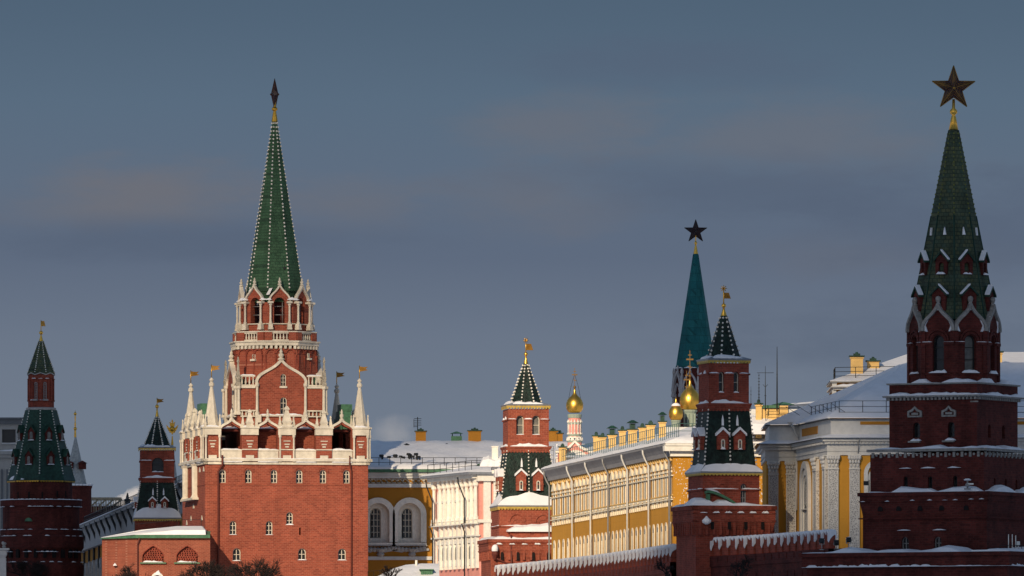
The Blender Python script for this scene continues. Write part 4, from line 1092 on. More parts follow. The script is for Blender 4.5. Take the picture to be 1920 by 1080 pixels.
        for u in (-W4 * .9, -W4 * .8, -W4 * .7, -W4 * .6, -W4 * .5, -W4 * .4, -W4 * .3, -W4 * .22, -W4 * .1, 0, W4 * .1, W4 * .2): sn.snow(u - .5, u + .5, -W4 - .1, -W4 + .05, Z(1062, W4), .2, .2)
        sn.snow(-W4, W4, -W4 - .06, -W4 + .1, Z(1062, W4), .08, .3)
    sn.M = I4
    for p in (1715.5, 1779): sn.snow(T.u(p, W1) - .42, T.u(p, W1) + .42, -W1 - .3, -W1 + .1, Z(826, W1), .2, .2)
    for p, y, q in ((1694, 877.5, .5), (1736, 877.5, .6), (1784, 877.5, .55)): sn.snow(T.u(p, W2) - q, T.u(p, W2) + q, -W2 - .12, -W2 + .03, Z(y, W2), .1, .3)
    for p, y in ((1615, 939), (1660, 939), (1706, 938), (1738, 938), (1766, 938), (1785, 938), (1814, 937), (1833, 937)): sn.snow(T.u(p, W3) - .18, T.u(p, W3) + .2, -W3 - .14, -W3 + .03, Z(y, W3), .1, .15)
    for p in (1690, 1755): sn.snow(T.u(p, W3) - .6, T.u(p, W3) + .5, -hw(172) - .12, -hw(172) + .03, Z(994, hw(172)), .08, .3)
    for j in (-1, 0, 1, 2):
        sn.M = RZ(rot8 + R(45 * j)); sn.snow(-.72, .72, -A - .18, -A + .05, Z(699, A), .22, .2); sn.snow(.5, sd, -A - .14, -A, Z(641, A), .07, .2); sn.snow(-sd, -.5, -A - .14, -A, Z(641, A), .07, .2)
    sn.done('ledge_snow', SNOW, o)
    return T
bor = stepped_tower()
# ------------------------------------------------------------------ helpers for buildings
def X(px, D): return (px - 960) * D / F
def ZZ(py, D): return CZ + (H0 - py) * D / F
class Wallframe(Thing):
    """thing whose local x runs along a facade from photo column px0 at depth D0 to px1 at depth D1; outside is local -y"""
    def __init__(s, name, label, cat, px0, D0, px1, D1, group=None):
        x0, x1 = X(px0, D0), X(px1, D1)
        s.len = math.hypot(x1 - x0, D1 - D0)
        Thing.__init__(s, name, label, cat, px0, D0, math.atan2(D1 - D0, x1 - x0), group)
        s.x0, s.x1, s.D1 = x0, x1, D1
    def t(s, px):                                    # photo column -> metres along the facade
        q = (px - 960) / F; c, n = math.cos(s.phi), math.sin(s.phi)
        return (q * s.D - s.x0) / (c - q * n)
    def dep(s, px): return s.D + s.t(px) * math.sin(s.phi)
    def zz(s, py, px): return ZZ(py, s.dep(px))
def railing(b, pts, h, pitch, rails=(1.0, .5), r=.035, posts=.04):
    for p, q in zip(pts[:-1], pts[1:]):
        p, q = Vector(p), Vector(q); n = max(1, int((q - p).length / pitch))
        for i in range(n + 1):
            c = p.lerp(q, i / n); b.tube([c, c + Vector((0, 0, h))], posts, 4, False)
        for f_ in rails: b.tube([p + Vector((0, 0, h * f_)), q + Vector((0, 0, h * f_))], r, 4, False)
def chimney(parent, x, y, z0, z1, w, d, cap='flat', m=None, rot=0.0):
    b = MB(); b.M = TR(x, y, 0) @ RZ(rot)
    h = z1 - z0
    b.box(-w / 2, w / 2, -d / 2, d / 2, z0 - 1.5, z1 - h * .2); b.box(-w / 2 - .08, w / 2 + .08, -d / 2 - .08, d / 2 + .08, z1 - h * .198, z1 - h * .14); b.box(-w / 2, w / 2, -d / 2, d / 2, z1 - h * .138, z1 - .15)
    o = b.done('chimney', m or CHIM, parent)
    b = MB(); b.M = TR(x, y, 0) @ RZ(rot)
    b.box(-w / 2 - .15, w / 2 + .15, -d / 2 - .15, d / 2 + .15, z1 - .15, z1 - .05)
    if cap == 'flat': b.box(-w * .28, w * .28, -d * .28, d * .28, z1 - .049, z1 + .14); b.ring(8, [(.16, z1 + .141), (.1, z1 + .28)], apo=False)
    else:
        for sx in (-1, 1): b.box(*sorted((sx * w * .4, sx * w * .36)), -.05, .05, z1 - .049, z1 + .5)
        b.ring(4, [(w * .72, z1 + .5), (w * .15, z1 + .78)], cap0=True); b.box(-w * .3, w * .3, -d * .3, d * .3, z1 - .05, z1 + .45)
    b.done('chimney_cap', DGR2, o)
    return o

# ------------------------------------------------------------------ arsenal: ochre block behind the big tower
def arsenal():
    D = 1188
    T = Thing('arsenal_building', 'long ochre arsenal with snowy roof and two deep arched windows, behind the tallest tower', 'building', 400, D, 0)
    z = lambda y: Z_(y); Z_ = lambda y: ZZ(y, D); k = T.k
    U = lambda p: (p - 400) * k
    u1 = U(960); dep = 1.6
    cen = [U(709), U(768)]; ww = 45 * k
    holes = [arch(c, ww, Z_(1018), Z_(941.5), 14) for c in cen]
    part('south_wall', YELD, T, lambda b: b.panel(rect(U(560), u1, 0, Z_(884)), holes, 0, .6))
    for c in cen: part('window_surround', CREAM, T, lambda b: (b.band(arch(c, ww + .5, Z_(1017), Z_(938), 14), .33, -.18, .1), b.box(c - ww / 2 - .6, c + ww / 2 + .6, -.35, .1, Z_(1022), Z_(1018))))
    for i, c in enumerate(cen):
        def niche(b):
            b.panel(arch(c, ww, Z_(1018), Z_(941.5), 14), [arch(c - .32, 20 * k, Z_(1009), Z_(952))], -.6, .8)
            b.box(c + .75, c + 1.2, .57, .64, Z_(1005), Z_(985)); b.box(c + .75, c + 1.2, .57, .64, Z_(980), Z_(965))
        part('window_niche', CREAM, T, niche)
        window(T, I4, c - .32, Z_(1009), 20 * k, Z_(952) - Z_(1009), -1.1, True, (2, 4), .12, fm=WHITE)
        def corbel(b):
            b.box(c - ww / 2 - .7, c + ww / 2 + .7, -.5, .02, Z_(1024), Z_(1022.4)); n = 9
            for j in range(n):
                u = c - ww / 2 - .3 + (ww + .6) * j / (n - 1); b.ball((u, -.16, Z_(1027) - .25 * math.cos((j - 4) / 4 * 1.5)), .3, 8, 5)
            b.ring(8, [(.15, Z_(1045)), (.5, Z_(1040)), (.35, Z_(1036)), (.7, Z_(1030))], c + .3, -.1, apo=False)
            b.band([(c - 2, Z_(1031)), (c - .9, Z_(1034)), (c - .3, Z_(1029)), (c + .6, Z_(1034)), (c + 2.3, Z_(1030))], .14, -.3, 0)
        part('sill_carving', GREYST, T, corbel)
    def mould(b):
        b.box(U(560), U(834), -.55, .02, Z_(892), Z_(886)); b.box(U(560), U(834), -.35, .02, Z_(897), Z_(892.1)); b.box(U(560), U(834), -.3, .02, Z_(914), Z_(907)); b.box(U(560), U(834), -.25, .02, Z_(1050), Z_(1043.5))
    part('cornice', PALE, T, mould)
    def frieze(b):
        rr = random.Random(2)
        u = U(690)
        while u < U(830):
            h_ = Z_(902) ; b.tube([(u + .32 * math.cos(a), -.08, h_ + .24 * math.sin(a)) for a in [j * .9 for j in range(7)]], .07, 4)
            b.ball((u + .45, -.06, h_ + rr.uniform(-.2, .2)), .13, 6, 4); u += .62
    part('relief_frieze', WHITE, T, frieze)
    part('eave', GMETAL, T, lambda b: b.box(U(560), u1, -.9, .5, Z_(886) + .02, Z_(880)))
    # long left flank, far side running away
    xl, Dl = X(140, 1476), 1476
    a = (0, 0); bq = (xl - X(400, D), Dl - D)
    L_ = math.hypot(*bq); ang = math.atan2(-bq[1], -bq[0])
    M = TR(bq[0], bq[1], 0) @ RZ(ang)
    H = Z_(896)
    def fl(b):
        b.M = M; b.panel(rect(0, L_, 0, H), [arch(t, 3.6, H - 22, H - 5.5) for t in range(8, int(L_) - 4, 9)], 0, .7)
    part('flank_wall', YELD, T, fl)
    def fw(b):
        b.M = M
        for t in range(8, int(L_) - 4, 9):
            b.band(arch(t, 4.1, H - 22, H - 5.2), .32, -.5, .1); b.prism(arch(t, 3.6, H - 22, H - 5.5), .5, .55)
    part('flank_arches', GREYST, T, fw)
    def fc(b):
        b.M = M; b.prism([(0, 0)] and [(0, H - 3.1), (L_, H - 3.1), (L_, H - .02), (0, H - .02)], -.75, .02)
        b.box(-.5, L_, -1.5, .02, H - .018, H + .35)
    part('cornice', GREYST, T, fc)  # darker than the south cornice: the flank's shade is put into its colour
    part('drain_pipe', IRON, T, lambda b: [setattr(b, 'M', M) or b.tube([(t, -1.45, H + .2), (t, -1.3, H - .4), (t, -.95, H - 1.2), (t, -.2, H - 3.2), (t, -.2, 4)], .18, 5) for t in range(4, int(L_), 12)])
    def fr(b):
        b.M = M
        b.grid([[(-2, -1.7, H + .35), (L_ + .5, -1.7, H + .35)], [(-2, 10, H + 4.2), (L_ - 8, 10, H + 4.2)]], closed=False)
    part('flank_roof', GROOF, T, fr)
    def frs(b):
        b.M = M; b.grid([[(-2, -1.6, H + .5), (L_ + .5, -1.6, H + .5)], [(-2, 1.3, H + 1.4), (L_ - 1, 1.3, H + 1.4)]], closed=False)
        b.box(-2, L_, -1.65, -1.55, H + .36, H + .5)
    part('flank_snow', SNOW, T, frs)
    part('flank_railing', IRON, T, lambda b: (setattr(b, 'M', M), railing(b, [(0, 1.4, H + 1.4), (L_ - 2, 1.4, H + 1.4)], 1.2, 2.5, (1, .5), .04, .05)))
    # snowy main roof
    zr = Z_(826)
    def roof(b):
        n = 40; rows = []
        for v in range(9):
            t = v / 8
            rows.append([(U(540) + (u1 + 8 - U(540)) * i / n, -.85 + 19 * t, Z_(880) + (zr + .3 - Z_(880)) * (t ** .92) + .25 + rnd.uniform(-.09, .09) + .25 * math.sin(i * .7 + v * 1.9) * math.sin(t * 3.1)) for i in range(n + 1)])
        rows.insert(0, [(p[0], -.88, Z_(880) + .003) for p in rows[0]])
        rows.append([(p[0], 36, Z_(880)) for p in rows[0]])
        b.grid(rows, closed=False, smooth=True)
    part('roof_snow', SNOW, T, roof)
    part('roof_railing', IRON, T, lambda b: railing(b, [(U(690), .6, Z_(876)), (U(935), .6, Z_(876))], 1.15, 1.25, (1, .5), .03, .035))
    for p, y0, y1, w_ in ((789, 825, 807, 19), (890, 825, 806, 24), (1037, 826, 806, 17), (1050, 826, 811, 10)):
        Dc = D + 19; chimney(T.o, (p - 960) * Dc / F - X(400, D), 19, ZZ(y0, Dc), ZZ(y1, Dc), w_ * Dc / F, 1.3, 'flat', YELD)
    b = MB(); Dc = D + 19; xx = (856 - 960) * Dc / F - X(400, D)
    b.box(xx - .65, xx + .65, 18.6, 19.7, ZZ(829, Dc), ZZ(818, Dc)); b.ring(4, [(.75, ZZ(813, Dc)), (.1, ZZ(809, Dc))], xx, 19.1, cap0=True)
    for s_ in (-.5, .5): b.box(xx + s_ - .06, xx + s_ + .06, 19, 19.12, ZZ(818, Dc) - .002, ZZ(813, Dc) + .05)
    b.done('roof_hatch', GMETAL, T.o)
    for p, y, r_ in ((716, 861, .28), (730, 863, .18), (742, 861, .3), (752, 862, .16), (757, 864, .2), (767, 858, .24), (775, 862, .18), (781, 858, .26), (786, 863, .2)):
        u = (p - 400) * k; yy = 4.2; zt = Z_(y - 2) + .4
        part('roof_vent', IRON, T, lambda b: (b.tube([(u, yy, zt - 1.4), (u, yy, zt)], r_ * .45, 7), b.tube([(u - .25, yy - .2, zt), (u + .05, yy + .25, zt + .02)], r_ * .62, 9)))
    def vents(b):
        b.box(U(764), U(772), 4.5, 5.2, Z_(857), Z_(849)); b.box(U(779), U(786), 4.4, 5, Z_(856), Z_(853))
        for p in (760, 836, 909): b.ring(6, [(.22, Z_(832) + .2), (.22, Z_(827)), (.4, Z_(826)), (.02, Z_(823))], U(p), 15.5, apo=False)
    part('vent_housing', IRON, T, vents)
    def dish(b):
        xx = (783 - 960) * Dc / F - X(400, D)
        b.tube([(xx, 19, ZZ(810, Dc)), (xx, 19, ZZ(782, Dc))], .05, 4)
        for yy in (785, 789, 793, 797): b.tube([(xx - .45, 19, ZZ(yy, Dc)), (xx + .45, 19.1, ZZ(yy, Dc))], .03, 4)
        b.tube([(xx - .45, 19, ZZ(801, Dc)), (xx - .45, 19, ZZ(786, Dc))], .03, 4); b.tube([(xx, 19, ZZ(800, Dc)), (xx - .45, 19, ZZ(800, Dc))], .03, 4)
    part('antenna', IRON, T, dish)
    return T
arsenal()

# ------------------------------------------------------------------ pink and white palace
def pink_palace():
    T = Wallframe('pink_palace', 'narrow pink palace with white columns and grey downpipes, left of the sunlit tented tower', 'building', 817, 1096, 899, 1080)
    L_ = T.len; o = T.o; z = lambda y, p=850: T.zz(y, p)
    ze = z(903, 817)
    part('wall', PINK, T, lambda b: b.box(0, L_, 0, 9, 0, ze))
    ex = Thing.__new__(Thing)
    bays = [T.t(p) for p in (826, 834, 842, 850, 858, 867, 875, 884, 893)]
    f1, f2, f3 = z(982), z(1010), z(1070)
    def cols(b):
        for t in [T.t(p) for p in (819, 830, 838.5, 846.5, 854.5, 863, 871.5, 880, 889, 897)]:
            column(b, t, -.3, z(978), ze - .5, .22, 8); b.box(t - .26, t + .26, -.38, .02, z(1068), z(986))
            b.box(t - .36, t + .36, -.6, .02, z(984), z(978) - .05); b.box(t - .36, t + .36, -.55, .02, ze - .498, ze - .1)
        b.box(-.2, L_ + .2, -.7, .02, z(986) - .003, z(984) - .003); b.box(-.3, L_ + .3, -.9, .02, ze - .098, ze + .3)
        b.box(-.2, L_ + .2, -.5, .02, z(1009), z(1006))
    part('column_order', CREAM, T, cols)
    for t in bays:
        window(T, I4, t, z(975), .75, z(925) - z(975), -.02, True, (1, 3), .1, fm=CREAM, pm=DIRTY)
        b = MB(); b.band(arch(t, 1.1, z(976), z(919))[0:], .11, -.2, .02); b.prism([(t - .75, z(942)), (t + .75, z(942)), (t + .6, z(938)), (t - .6, z(938))], -.25, .02)
        b.box(t - .5, t + .5, -.16, .02, z(1062), z(1022)); b.prism([(t - .8, z(1021)), (t + .8, z(1021)), (t, z(1011))], -.3, .02)
        b.done('window_surround', CREAM, o)
        b = MB(); b.prism(arch(t, .7, z(1050), z(1026)), -.19, -.163); b.done('pane', DIRTY, o)
    # end wall turned towards the viewer
    A1 = R(90)
    M = TR(L_, 0, 0) @ RZ(R(90))
    def endw(b):
        b.M = M
        for t in (.8, 1.9, 4.6): b.box(t - .38, t + .38, -.3, .02, 0, ze - .4)
        b.box(-.3, 9, -.4, .02, z(984), z(978)); b.box(-.4, 9, -.6, .02, ze - .398, ze + .3); b.band(arch(3.2, 1.6, z(972), z(918)), .16, -.2, .02)
        b.box(2.3, 4.1, -.22, .02, z(986), z(984.2))
    part('end_order', CREAM, T, endw)
    window(T, M, 3.2, z(971), 1.3, z(919) - z(971), -.02, True, (1, 3), .1, fm=CREAM, pm=GLASS)
    part('drain_pipe', IRON, T, lambda b: [b.tube([(t, -1.5, ze + .1), (t, -1.4, ze - .6), (t, -.75, ze - 2.2), (t, -.75, z(984)), (t, -1.05, z(985)), (t, -.9, z(992)), (t, -.72, z(1000)), (t, -.72, 4)], .08, 5) for t in (T.t(823), T.t(883))])
    part('eave', GROOF, T, lambda b: b.box(-1, L_ + .9, -1.5, 10, ze + .302, ze + .55))
    def rf(b):
        b.grid([[(-1.1, -1.55, ze + .55), (L_ + .9, -1.55, ze + .55), (L_ + .9, 10, ze + .55), (-1.1, 10, ze + .55)], [(-.5, -1.2, ze + .75), (L_ + .3, -1.2, ze + .75), (L_ + .3, 9.6, ze + .75), (-.5, 9.6, ze + .75)], [(4, 3.5, ze + 1.75), (L_ - 4, 3.5, ze + 1.75), (L_ - 4, 5, ze + 1.75), (4, 5, ze + 1.75)]], cap1=True)
    part('roof_snow', SNOW, T, rf)
    part('roof_gable', GREEN, T, lambda b: (b.prism([(L_ * .3, ze + .9), (L_ * .8, ze + .9), (L_ * .74, ze + 2.2), (L_ * .45, ze + 1.7)], 2.5, 4.4), b.prism([(6, ze + .8), (L_ * .4, ze + .8), (L_ * .42, ze + 1.5)], 4, 6)))
    part('roof_railing', IRON, T, lambda b: railing(b, [(0, -.9, ze + .7), (L_, -.9, ze + .7), (L_ + .3, 8, ze + .7)], 1.1, 2.2, (1, .5), .03, .035))
    Dq = 1066; px = 928; v = Vector((X(px, Dq) - T.x0, Dq - T.D)); c, s_ = math.cos(-T.phi), math.sin(-T.phi)
    xx, yy = v.x * c - v.y * s_, v.x * s_ + v.y * c
    b = MB(); b.M = TR(xx, yy, 0) @ RZ(-T.phi); b.box(-.33, .33, -.4, .4, ze, ZZ(836.5, Dq) - .12); b.box(-.38, .38, -.45, .45, ZZ(836.5, Dq) - .118, ZZ(836.5, Dq)); b.done('chimney', CREAM, o)
    b = MB(); b.M = TR(xx, yy, 0) @ RZ(-T.phi); b.snow(-1.6, 1.6, -1.2, 1.2, ze + .7, 1.4, .3, .3); b.done('roof_drift', SNOW, o)
    return T
pink_palace()

# ------------------------------------------------------------------ yellow palace wing seen at a grazing angle
def yellow_palace():
    T = Wallframe('yellow_palace', 'long yellow palace wing with white window frames and chimneys, seen at a sharp angle', 'building', 1034, 983, 1262, 905)
    L_ = T.len; o = T.o
    z = lambda yl: CZ + (H0 - yl) * 983 / F                # heights read at the left end
    ze = z(898); zt = z(907); zb0, zb1 = z(981), z(911); zl = z(1017)
    DEP = 17
    bay = [T.t(p) for p in (1035.5, 1078.5, 1113, 1146, 1182, 1222, 1261)]
    part('wall', YEL, T, lambda b: (b.panel(rect(0, L_, 0, ze), [], 0), b.f([(0, 0, 0), (0, DEP, 0), (0, DEP, ze), (0, 0, ze)])))
    EM = TR(L_, 0, 0) @ RZ(R(90))
    part('end_wall', YELS, T, lambda b: (setattr(b, 'M', EM), b.panel(rect(0, DEP, 0, ze), [], 0)))
    for i in range(6):
        a, c = bay[i], bay[i + 1]; n = 5; m_ = (c - a)
        for j in range(n):
            t = a + m_ * (j + .55) / n; w_ = m_ / n
            b = MB()
            for s_ in (-1, 1):
                x = t + s_ * w_ * .22; b.box(x - w_ * .065, x + w_ * .065, -.06, .0, zb0 + .55, zb1 - .55)
            b.box(t - w_ * .40, t + w_ * .40, -.12, .0, zb0 + .40, zb0 + .56); b.box(t - w_ * .42, t + w_ * .42, -.12, .0, zb1 - .95, zb1 - .78)
            b.box(t - w_ * .3, t + w_ * .3, -.1, .0, zb0 + .06, zb0 + .38)
            b.prism([(t - w_ * .36, zb1 - .60), (t + w_ * .36, zb1 - .60), (t, zb1 + .2)], -.22, 0)
            b.box(t - w_ * .32, t - w_ * .16, -.14, 0, zb0 - .32, zb0 + .03); b.box(t + w_ * .16, t + w_ * .32, -.14, 0, zb0 - .32, zb0 + .03)
            b.done('window_surround', CREAM_BOUNCE, o)
            b = MB(); b.box(t - w_ * .17, t + w_ * .17, -.03, 0, zb0 + .62, zb1 - .97); b.done('pane', GLASS, o)
            b = MB()
            b.band(arch(t, .95, 6, zl), .15, -.08, 0); b.prism(arch(t, .8, 6, zl - .05), -.05, 0)
            b.done('arched_surround', CREAM_BOUNCE, o)
            b = MB(); b.prism(arch(t, .55, zl - .62, zl - .12), -.07, -.053); b.done('pane', GLASS, o)
    def mods(b):
        n = 30
        for i in range(n * 2):
            t = L_ * (i + .5) / (n * 2); b.box(t - .22, t + .22, -.2, 0, zt - .1, zt + .22)
        b.box(0, L_, -.12, 0, zb0 + .6, zb0 + .7)
    part('modillion_row', CHIM, T, mods)
    part('band_course', CREAM_BOUNCE, T, lambda b: (b.box(-.05, L_, -.2, 0, zb0 + .2, zb0 + .3), b.box(-.05, L_, -.16, 0, zb1 - 1.3, zb1 - 1.2)))
    for i, t in enumerate(bay):
        part('drain_pipe', PALE if i % 3 else PIPE, T, lambda b: b.tube([(t, -.85, ze + .75), (t, -.82, ze + .4), (t - .05, -.62, ze - .1), (t, -.3, ze - .7), (t, -.3, 4)], .085, 6))
    # deep cove cornice, eave
    EV = .85
    def cove(b):
        b.grid([[(u, -.32, zt + .25) for u in (-.1, L_ + .12)], [(u, -.38, zt + .6) for u in (-.3, L_ + .3)], [(u, -.55, ze + .4) for u in (-.6, L_ + .6)], [(u, -EV, ze + .75) for u in (-1, L_ + 1)], [(u, -EV, ze + .95) for u in (-1, L_ + 1)]], closed=False)
    part('cove_cornice', mat('eave_shade_plaster', (.26, .26, .27), .85), T, cove)  # shade under the eave is put into the grey of this cove
    def ecor(b):
        b.M = EM; b.box(-.3, DEP, -.35, .02, z(902), ze + .25); b.box(-.9, DEP, -.9, .02, ze + .252, ze + .72); b.box(-EV, DEP, -1.0, .02, ze + .722, ze + .95)
    part('end_cornice', CREAM, T, ecor)
    # snowy hipped roof
    zr = ze + 3.8; ed = -EV - .05
    def roof(b):
        q = ze + .953; rr = random.Random(4); rows = []
        n = 60
        for v in range(8):
            t = v / 7; rows.append([])
            for i in range(n + 1):
                u = -1.05 + (L_ + 2.1 - 9.5 * t) * i / n
                rows[-1].append((u, ed + (DEP / 2 - ed) * t, q + .12 + (zr - q) * t + rr.uniform(-.06, .06) + .1 * math.sin(i * .9 + v)))
        rows.insert(0, [(p[0], ed, q) for p in rows[0]])
        b.grid(rows, closed=False, smooth=True)
        # hip towards the viewer
        rows = []
        for v in range(8):
            t = v / 7; u = L_ + 1.05 - 9.5 * t
            rows.append([(u, ed + (DEP / 2 - ed) * t + (2 * (DEP / 2 - ed)) * (1 - t) * i / 10, q + .12 + (zr - q) * t + rr.uniform(-.05, .05)) for i in range(11)])
        rows.insert(0, [(L_ + 1.05, p[1], q) for p in rows[0]])
        b.grid(rows, closed=False, smooth=True)
    part('roof_snow', SNOW, T, roof)
    part('roof_railing', mat('green_iron', (.06, .13, .12), .5), T, lambda b: railing(b, [(1, .9, ze + 1.5), (L_ - 2.5, .9, ze + 1.5), (L_ - 2.5, 12, ze + 1.5)], 1.35, 1.2, (1, .5), .025, .03))
    # chimneys along the ridge
    for p, y1, w_, cap in ((1118, 815, 12, 'flat'), (1130, 817, 13, 'flat'), (1148, 813, 16, 'hood'), (1167, 804.5, 13, 'flat'), (1186, 803, 17, 'hood'), (1204.5, 799, 14, 'flat'), (1220, 794, 16, 'flat'), (1242, 788, 13, 'hood')):
        q = (p - 960) / F; c, n = math.cos(T.phi), math.sin(T.phi); sb = 4.6
        bx, by = T.x0 - n * sb, T.D + c * sb                # line parallel to the facade, set back
        t = (q * by - bx) / (c - q * n); D_ = by + t * n
        chimney(o, t, sb, zr - .9, ZZ(y1, D_), w_ * D_ / F * .95, w_ * D_ / F * .8, cap, None, -T.phi)
    return T
yellow_palace()

# ------------------------------------------------------------------ pale palace block with carved pilasters, behind the stepped tower
def carved_palace():
    D = 846
    T = Thing('carved_palace', 'yellow palace with carved white pilasters and grey cornice, left of the stepped tower', 'building', 1553, D, 0)
    k = T.k; o = T.o
    U = lambda p: (p - 1553) * k
    z = lambda y: ZZ(y, D)
    u1 = U(2060)
    # corner bay set back: face 1 plane, oblique face, near face
    D1 = 862; x1a, x1b = X(1437, D1) - X(1553, D), X(1494, D1) - X(1553, D); y1 = D1 - D
    plan = [(x1a, y1 + 14), (x1a, y1), (x1b, y1), (0, 0), (u1, 0)]
    def strip(b, plan_, z0, z1, off=0.0):
        n = len(plan_); P_ = []
        for i in range(n):
            a, c = plan_[max(i - 1, 0)], plan_[min(i + 1, n - 1)]; p = plan_[i]
            def nrm(p, q):
                d = math.hypot(q[0] - p[0], q[1] - p[1]); return ((q[1] - p[1]) / d, -(q[0] - p[0]) / d)
            n1 = nrm(a, p) if i > 0 else nrm(p, c); n2 = nrm(p, c) if i < n - 1 else n1
            m_ = (n1[0] + n2[0], n1[1] + n2[1]); q = m_[0] ** 2 + m_[1] ** 2; f_ = 2 * off / q
            P_.append((p[0] + m_[0] * f_, p[1] + m_[1] * f_))
        b.grid([[(x, y, z0) for x, y in P_], [(x, y, z1) for x, y in P_]], closed=False)
        return P_
    def mould(b, z0, z1, off, base=0.0):
        Pa = strip(b, plan, z0, z1, off); Pb = strip(MB(), plan, 0, 1, base)
        for zz_ in (z0, z1):
            for (a, c, d, e) in zip(Pa[:-1], Pa[1:], Pb[1:], Pb[:-1]): b.f([(*a, zz_), (*c, zz_), (*d, zz_), (*e, zz_)])
    ztop = z(853); 
    part('wall', YEL, T, lambda b: strip(b, plan, 0, ztop))
    part('entablature', PALE, T, lambda b: (strip(b, plan, ztop, z(833), .12), mould(b, ztop - .02, ztop, .14), mould(b, z(846), z(845), .2, .1), mould(b, z(833), z(828), .35), mould(b, z(827.8), z(822), .55), strip(b, plan, z(816), z(786), -.25)))
    def dent(b):
        obl = math.atan2(-y1, -x1b)
        for M, l0, l1 in ((I4, 0, u1), (TR(x1b, y1, 0) @ RZ(math.atan2(-y1, -x1b)), 0, math.hypot(x1b, y1)), (TR(x1a, y1, 0), 0, x1b - x1a)):
            b.M = M; n = int((l1 - l0) / .32)
            for i in range(n): b.box(l0 + i * .32, l0 + i * .32 + .17, -.52, -.33, z(832.5), z(829))
    part('dentil_row', PALE, T, dent)
    part('cornice_edge', IRON, T, lambda b: (mould(b, z(822) + .003, z(821.2), .85, -.4), mould(b, z(786) + .003, z(784.5), .1, -1)))
    def fo(px):
        q = (px - 960) / F; ox, oy = X(1553, D), D; a = math.atan2(-y1, -x1b); c, n = math.cos(a), math.sin(a)
        bx, by = ox + x1b, oy + y1
        return (q * by - bx) / (c - q * n)
    part('attic_panel', YELD, T, lambda b: (b.box(U(1613), u1, .2, .3, z(796), z(790)), setattr(b, 'M', TR(x1b, y1, 0) @ RZ(math.atan2(-y1, -x1b))), b.box(fo(1499), fo(1528), .2, .3, z(808), z(793.5))))
    def csn(b):
        Pa = strip(MB(), plan, 0, 1, .8); Pb = strip(MB(), plan, 0, 1, -.27)
        rows = [[(*p, z(821)) for p in Pa], [(p[0] * .8 + q[0] * .2, p[1] * .8 + q[1] * .2, z(819)) for p, q in zip(Pa, Pb)], [(*q, z(813.5)) for q in Pb]]
        b.grid(rows, closed=False)
    part('cornice_snow', SNOW, T, csn)
    # carved pilasters with leafy capitals
    obl = TR(x1b, y1, 0) @ RZ(math.atan2(-y1, -x1b)); Lo = math.hypot(x1b, y1)
    specs = [(TR(x1a, y1, 0), (1450 - 1437) * k * 1.02, .84), (TR(x1a, y1, 0), (1483 - 1437) * k * 1.02, .84), (obl, fo(1533), 1.7), (obl, fo(1550), 1.2), (I4, U(1562), .88), (I4, U(1602), .84), (I4, U(1665), .84), (I4, U(1930), .84)]
    zc = z(880); zs_ = 4
    for M, u, w_ in specs:
        b = MB(); b.M = M; b.box(u - w_ / 2, u + w_ / 2, -.25, .02, zs_, zc)
        p = b.done('pilaster', CARVED, o)
        b = MB(); b.M = M
        for s_ in (-1, 1): b.box(*sorted((u + s_ * (w_ / 2 + .004), u + s_ * (w_ / 2 - .07))), -.30, -.252, zs_, zc)
        b.box(u - w_ / 2 - .05, u + w_ / 2 + .05, -.34, .02, zc, zc + .1)
        zt_ = ztop - .12
        for i, (fz, nn) in enumerate(((.12, 3), (.42, 4), (.72, 5))):
            for j in range(nn):
                uu = u + (j - (nn - 1) / 2) * w_ * (1.0 + .12 * i) / nn; zz_ = zc + .1 + (zt_ - zc) * fz
                b.ball((uu, -.3 - .05 * i, zz_ + .08), .12 + .015 * i, 6, 4, 1.4)
        b.box(u - w_ / 2, u + w_ / 2, -.28, .02, zc + .1, zt_ - .003); b.box(u - w_ / 2 - .14, u + w_ / 2 + .14, -.48, .02, zt_, ztop - .022)
        for s_ in (-1, 1): b.ball((u + s_ * w_ * .52, -.4, zt_ - .12), .15, 8, 5)
        b.done('capital', PALE, p)
    # arched windows
    for M, u, w_ in ((obl, fo(1513), 2.2 * 1.9), (I4, U(1645), 2.1)):
        za = z(864 if M is obl else 866); 
        b = MB(); b.M = M
        b.band(arch(u, w_ * .92, 4, za, 12), .17 if M is I4 else .3, -.3, .02); b.done('arch_moulding', PALE, o)
        b = MB(); b.M = M; b.band(arch(u, w_ * .62, 4, za - .65, 12), .13 if M is I4 else .24, -.18, .02); b.box(u - w_ * .33, u + w_ * .33, -.3, .02, z(950), z(948.5)); b.done('inner_moulding', PALE, o)
        b = MB(); b.M = M; b.prism(arch(u, w_ * .56, 4, za - .7, 12), -.06, .02); f_ = b.done('window', CARVED, o)
        b = MB(); b.M = M; b.prism(arch(u + w_ * .04, w_ * .36, z(946), z(895)), -.1, -.064); b.done('pane', DIRTY, f_)
        b = MB(); b.M = M; r = .025; zz0 = z(946); h_ = z(896) - zz0; ww = w_ * .36; nn = 9
        for j in range(-nn, nn + 6):
            for s_ in (-1, 1):
                x0 = u + w_ * .04 - ww / 2; p0 = (x0 if s_ > 0 else x0 + ww, zz0 + h_ * j / nn); p1 = (x0 + ww if s_ > 0 else x0, zz0 + h_ * j / nn + h_ * .28)
                if p0[1] > zz0 - .01 and p1[1] < zz0 + h_: b.tube([(p0[0], -.12, p0[1]), (p1[0], -.12, p1[1])], r, 4)
        b.done('lattice', PALE, f_)
    part('drain_pipe', PALE, T, lambda b: b.tube([(x1b - .02, y1 - .45, z(828)), (x1b - .02, y1 - .45, z(948))], .1, 6))
    part('drain_pipe', PIPE, T, lambda b: b.tube([(U(1611), -.8, z(822)), (U(1609), -.5, z(834)), (U(1609), -.2, z(850))], .04, 5))
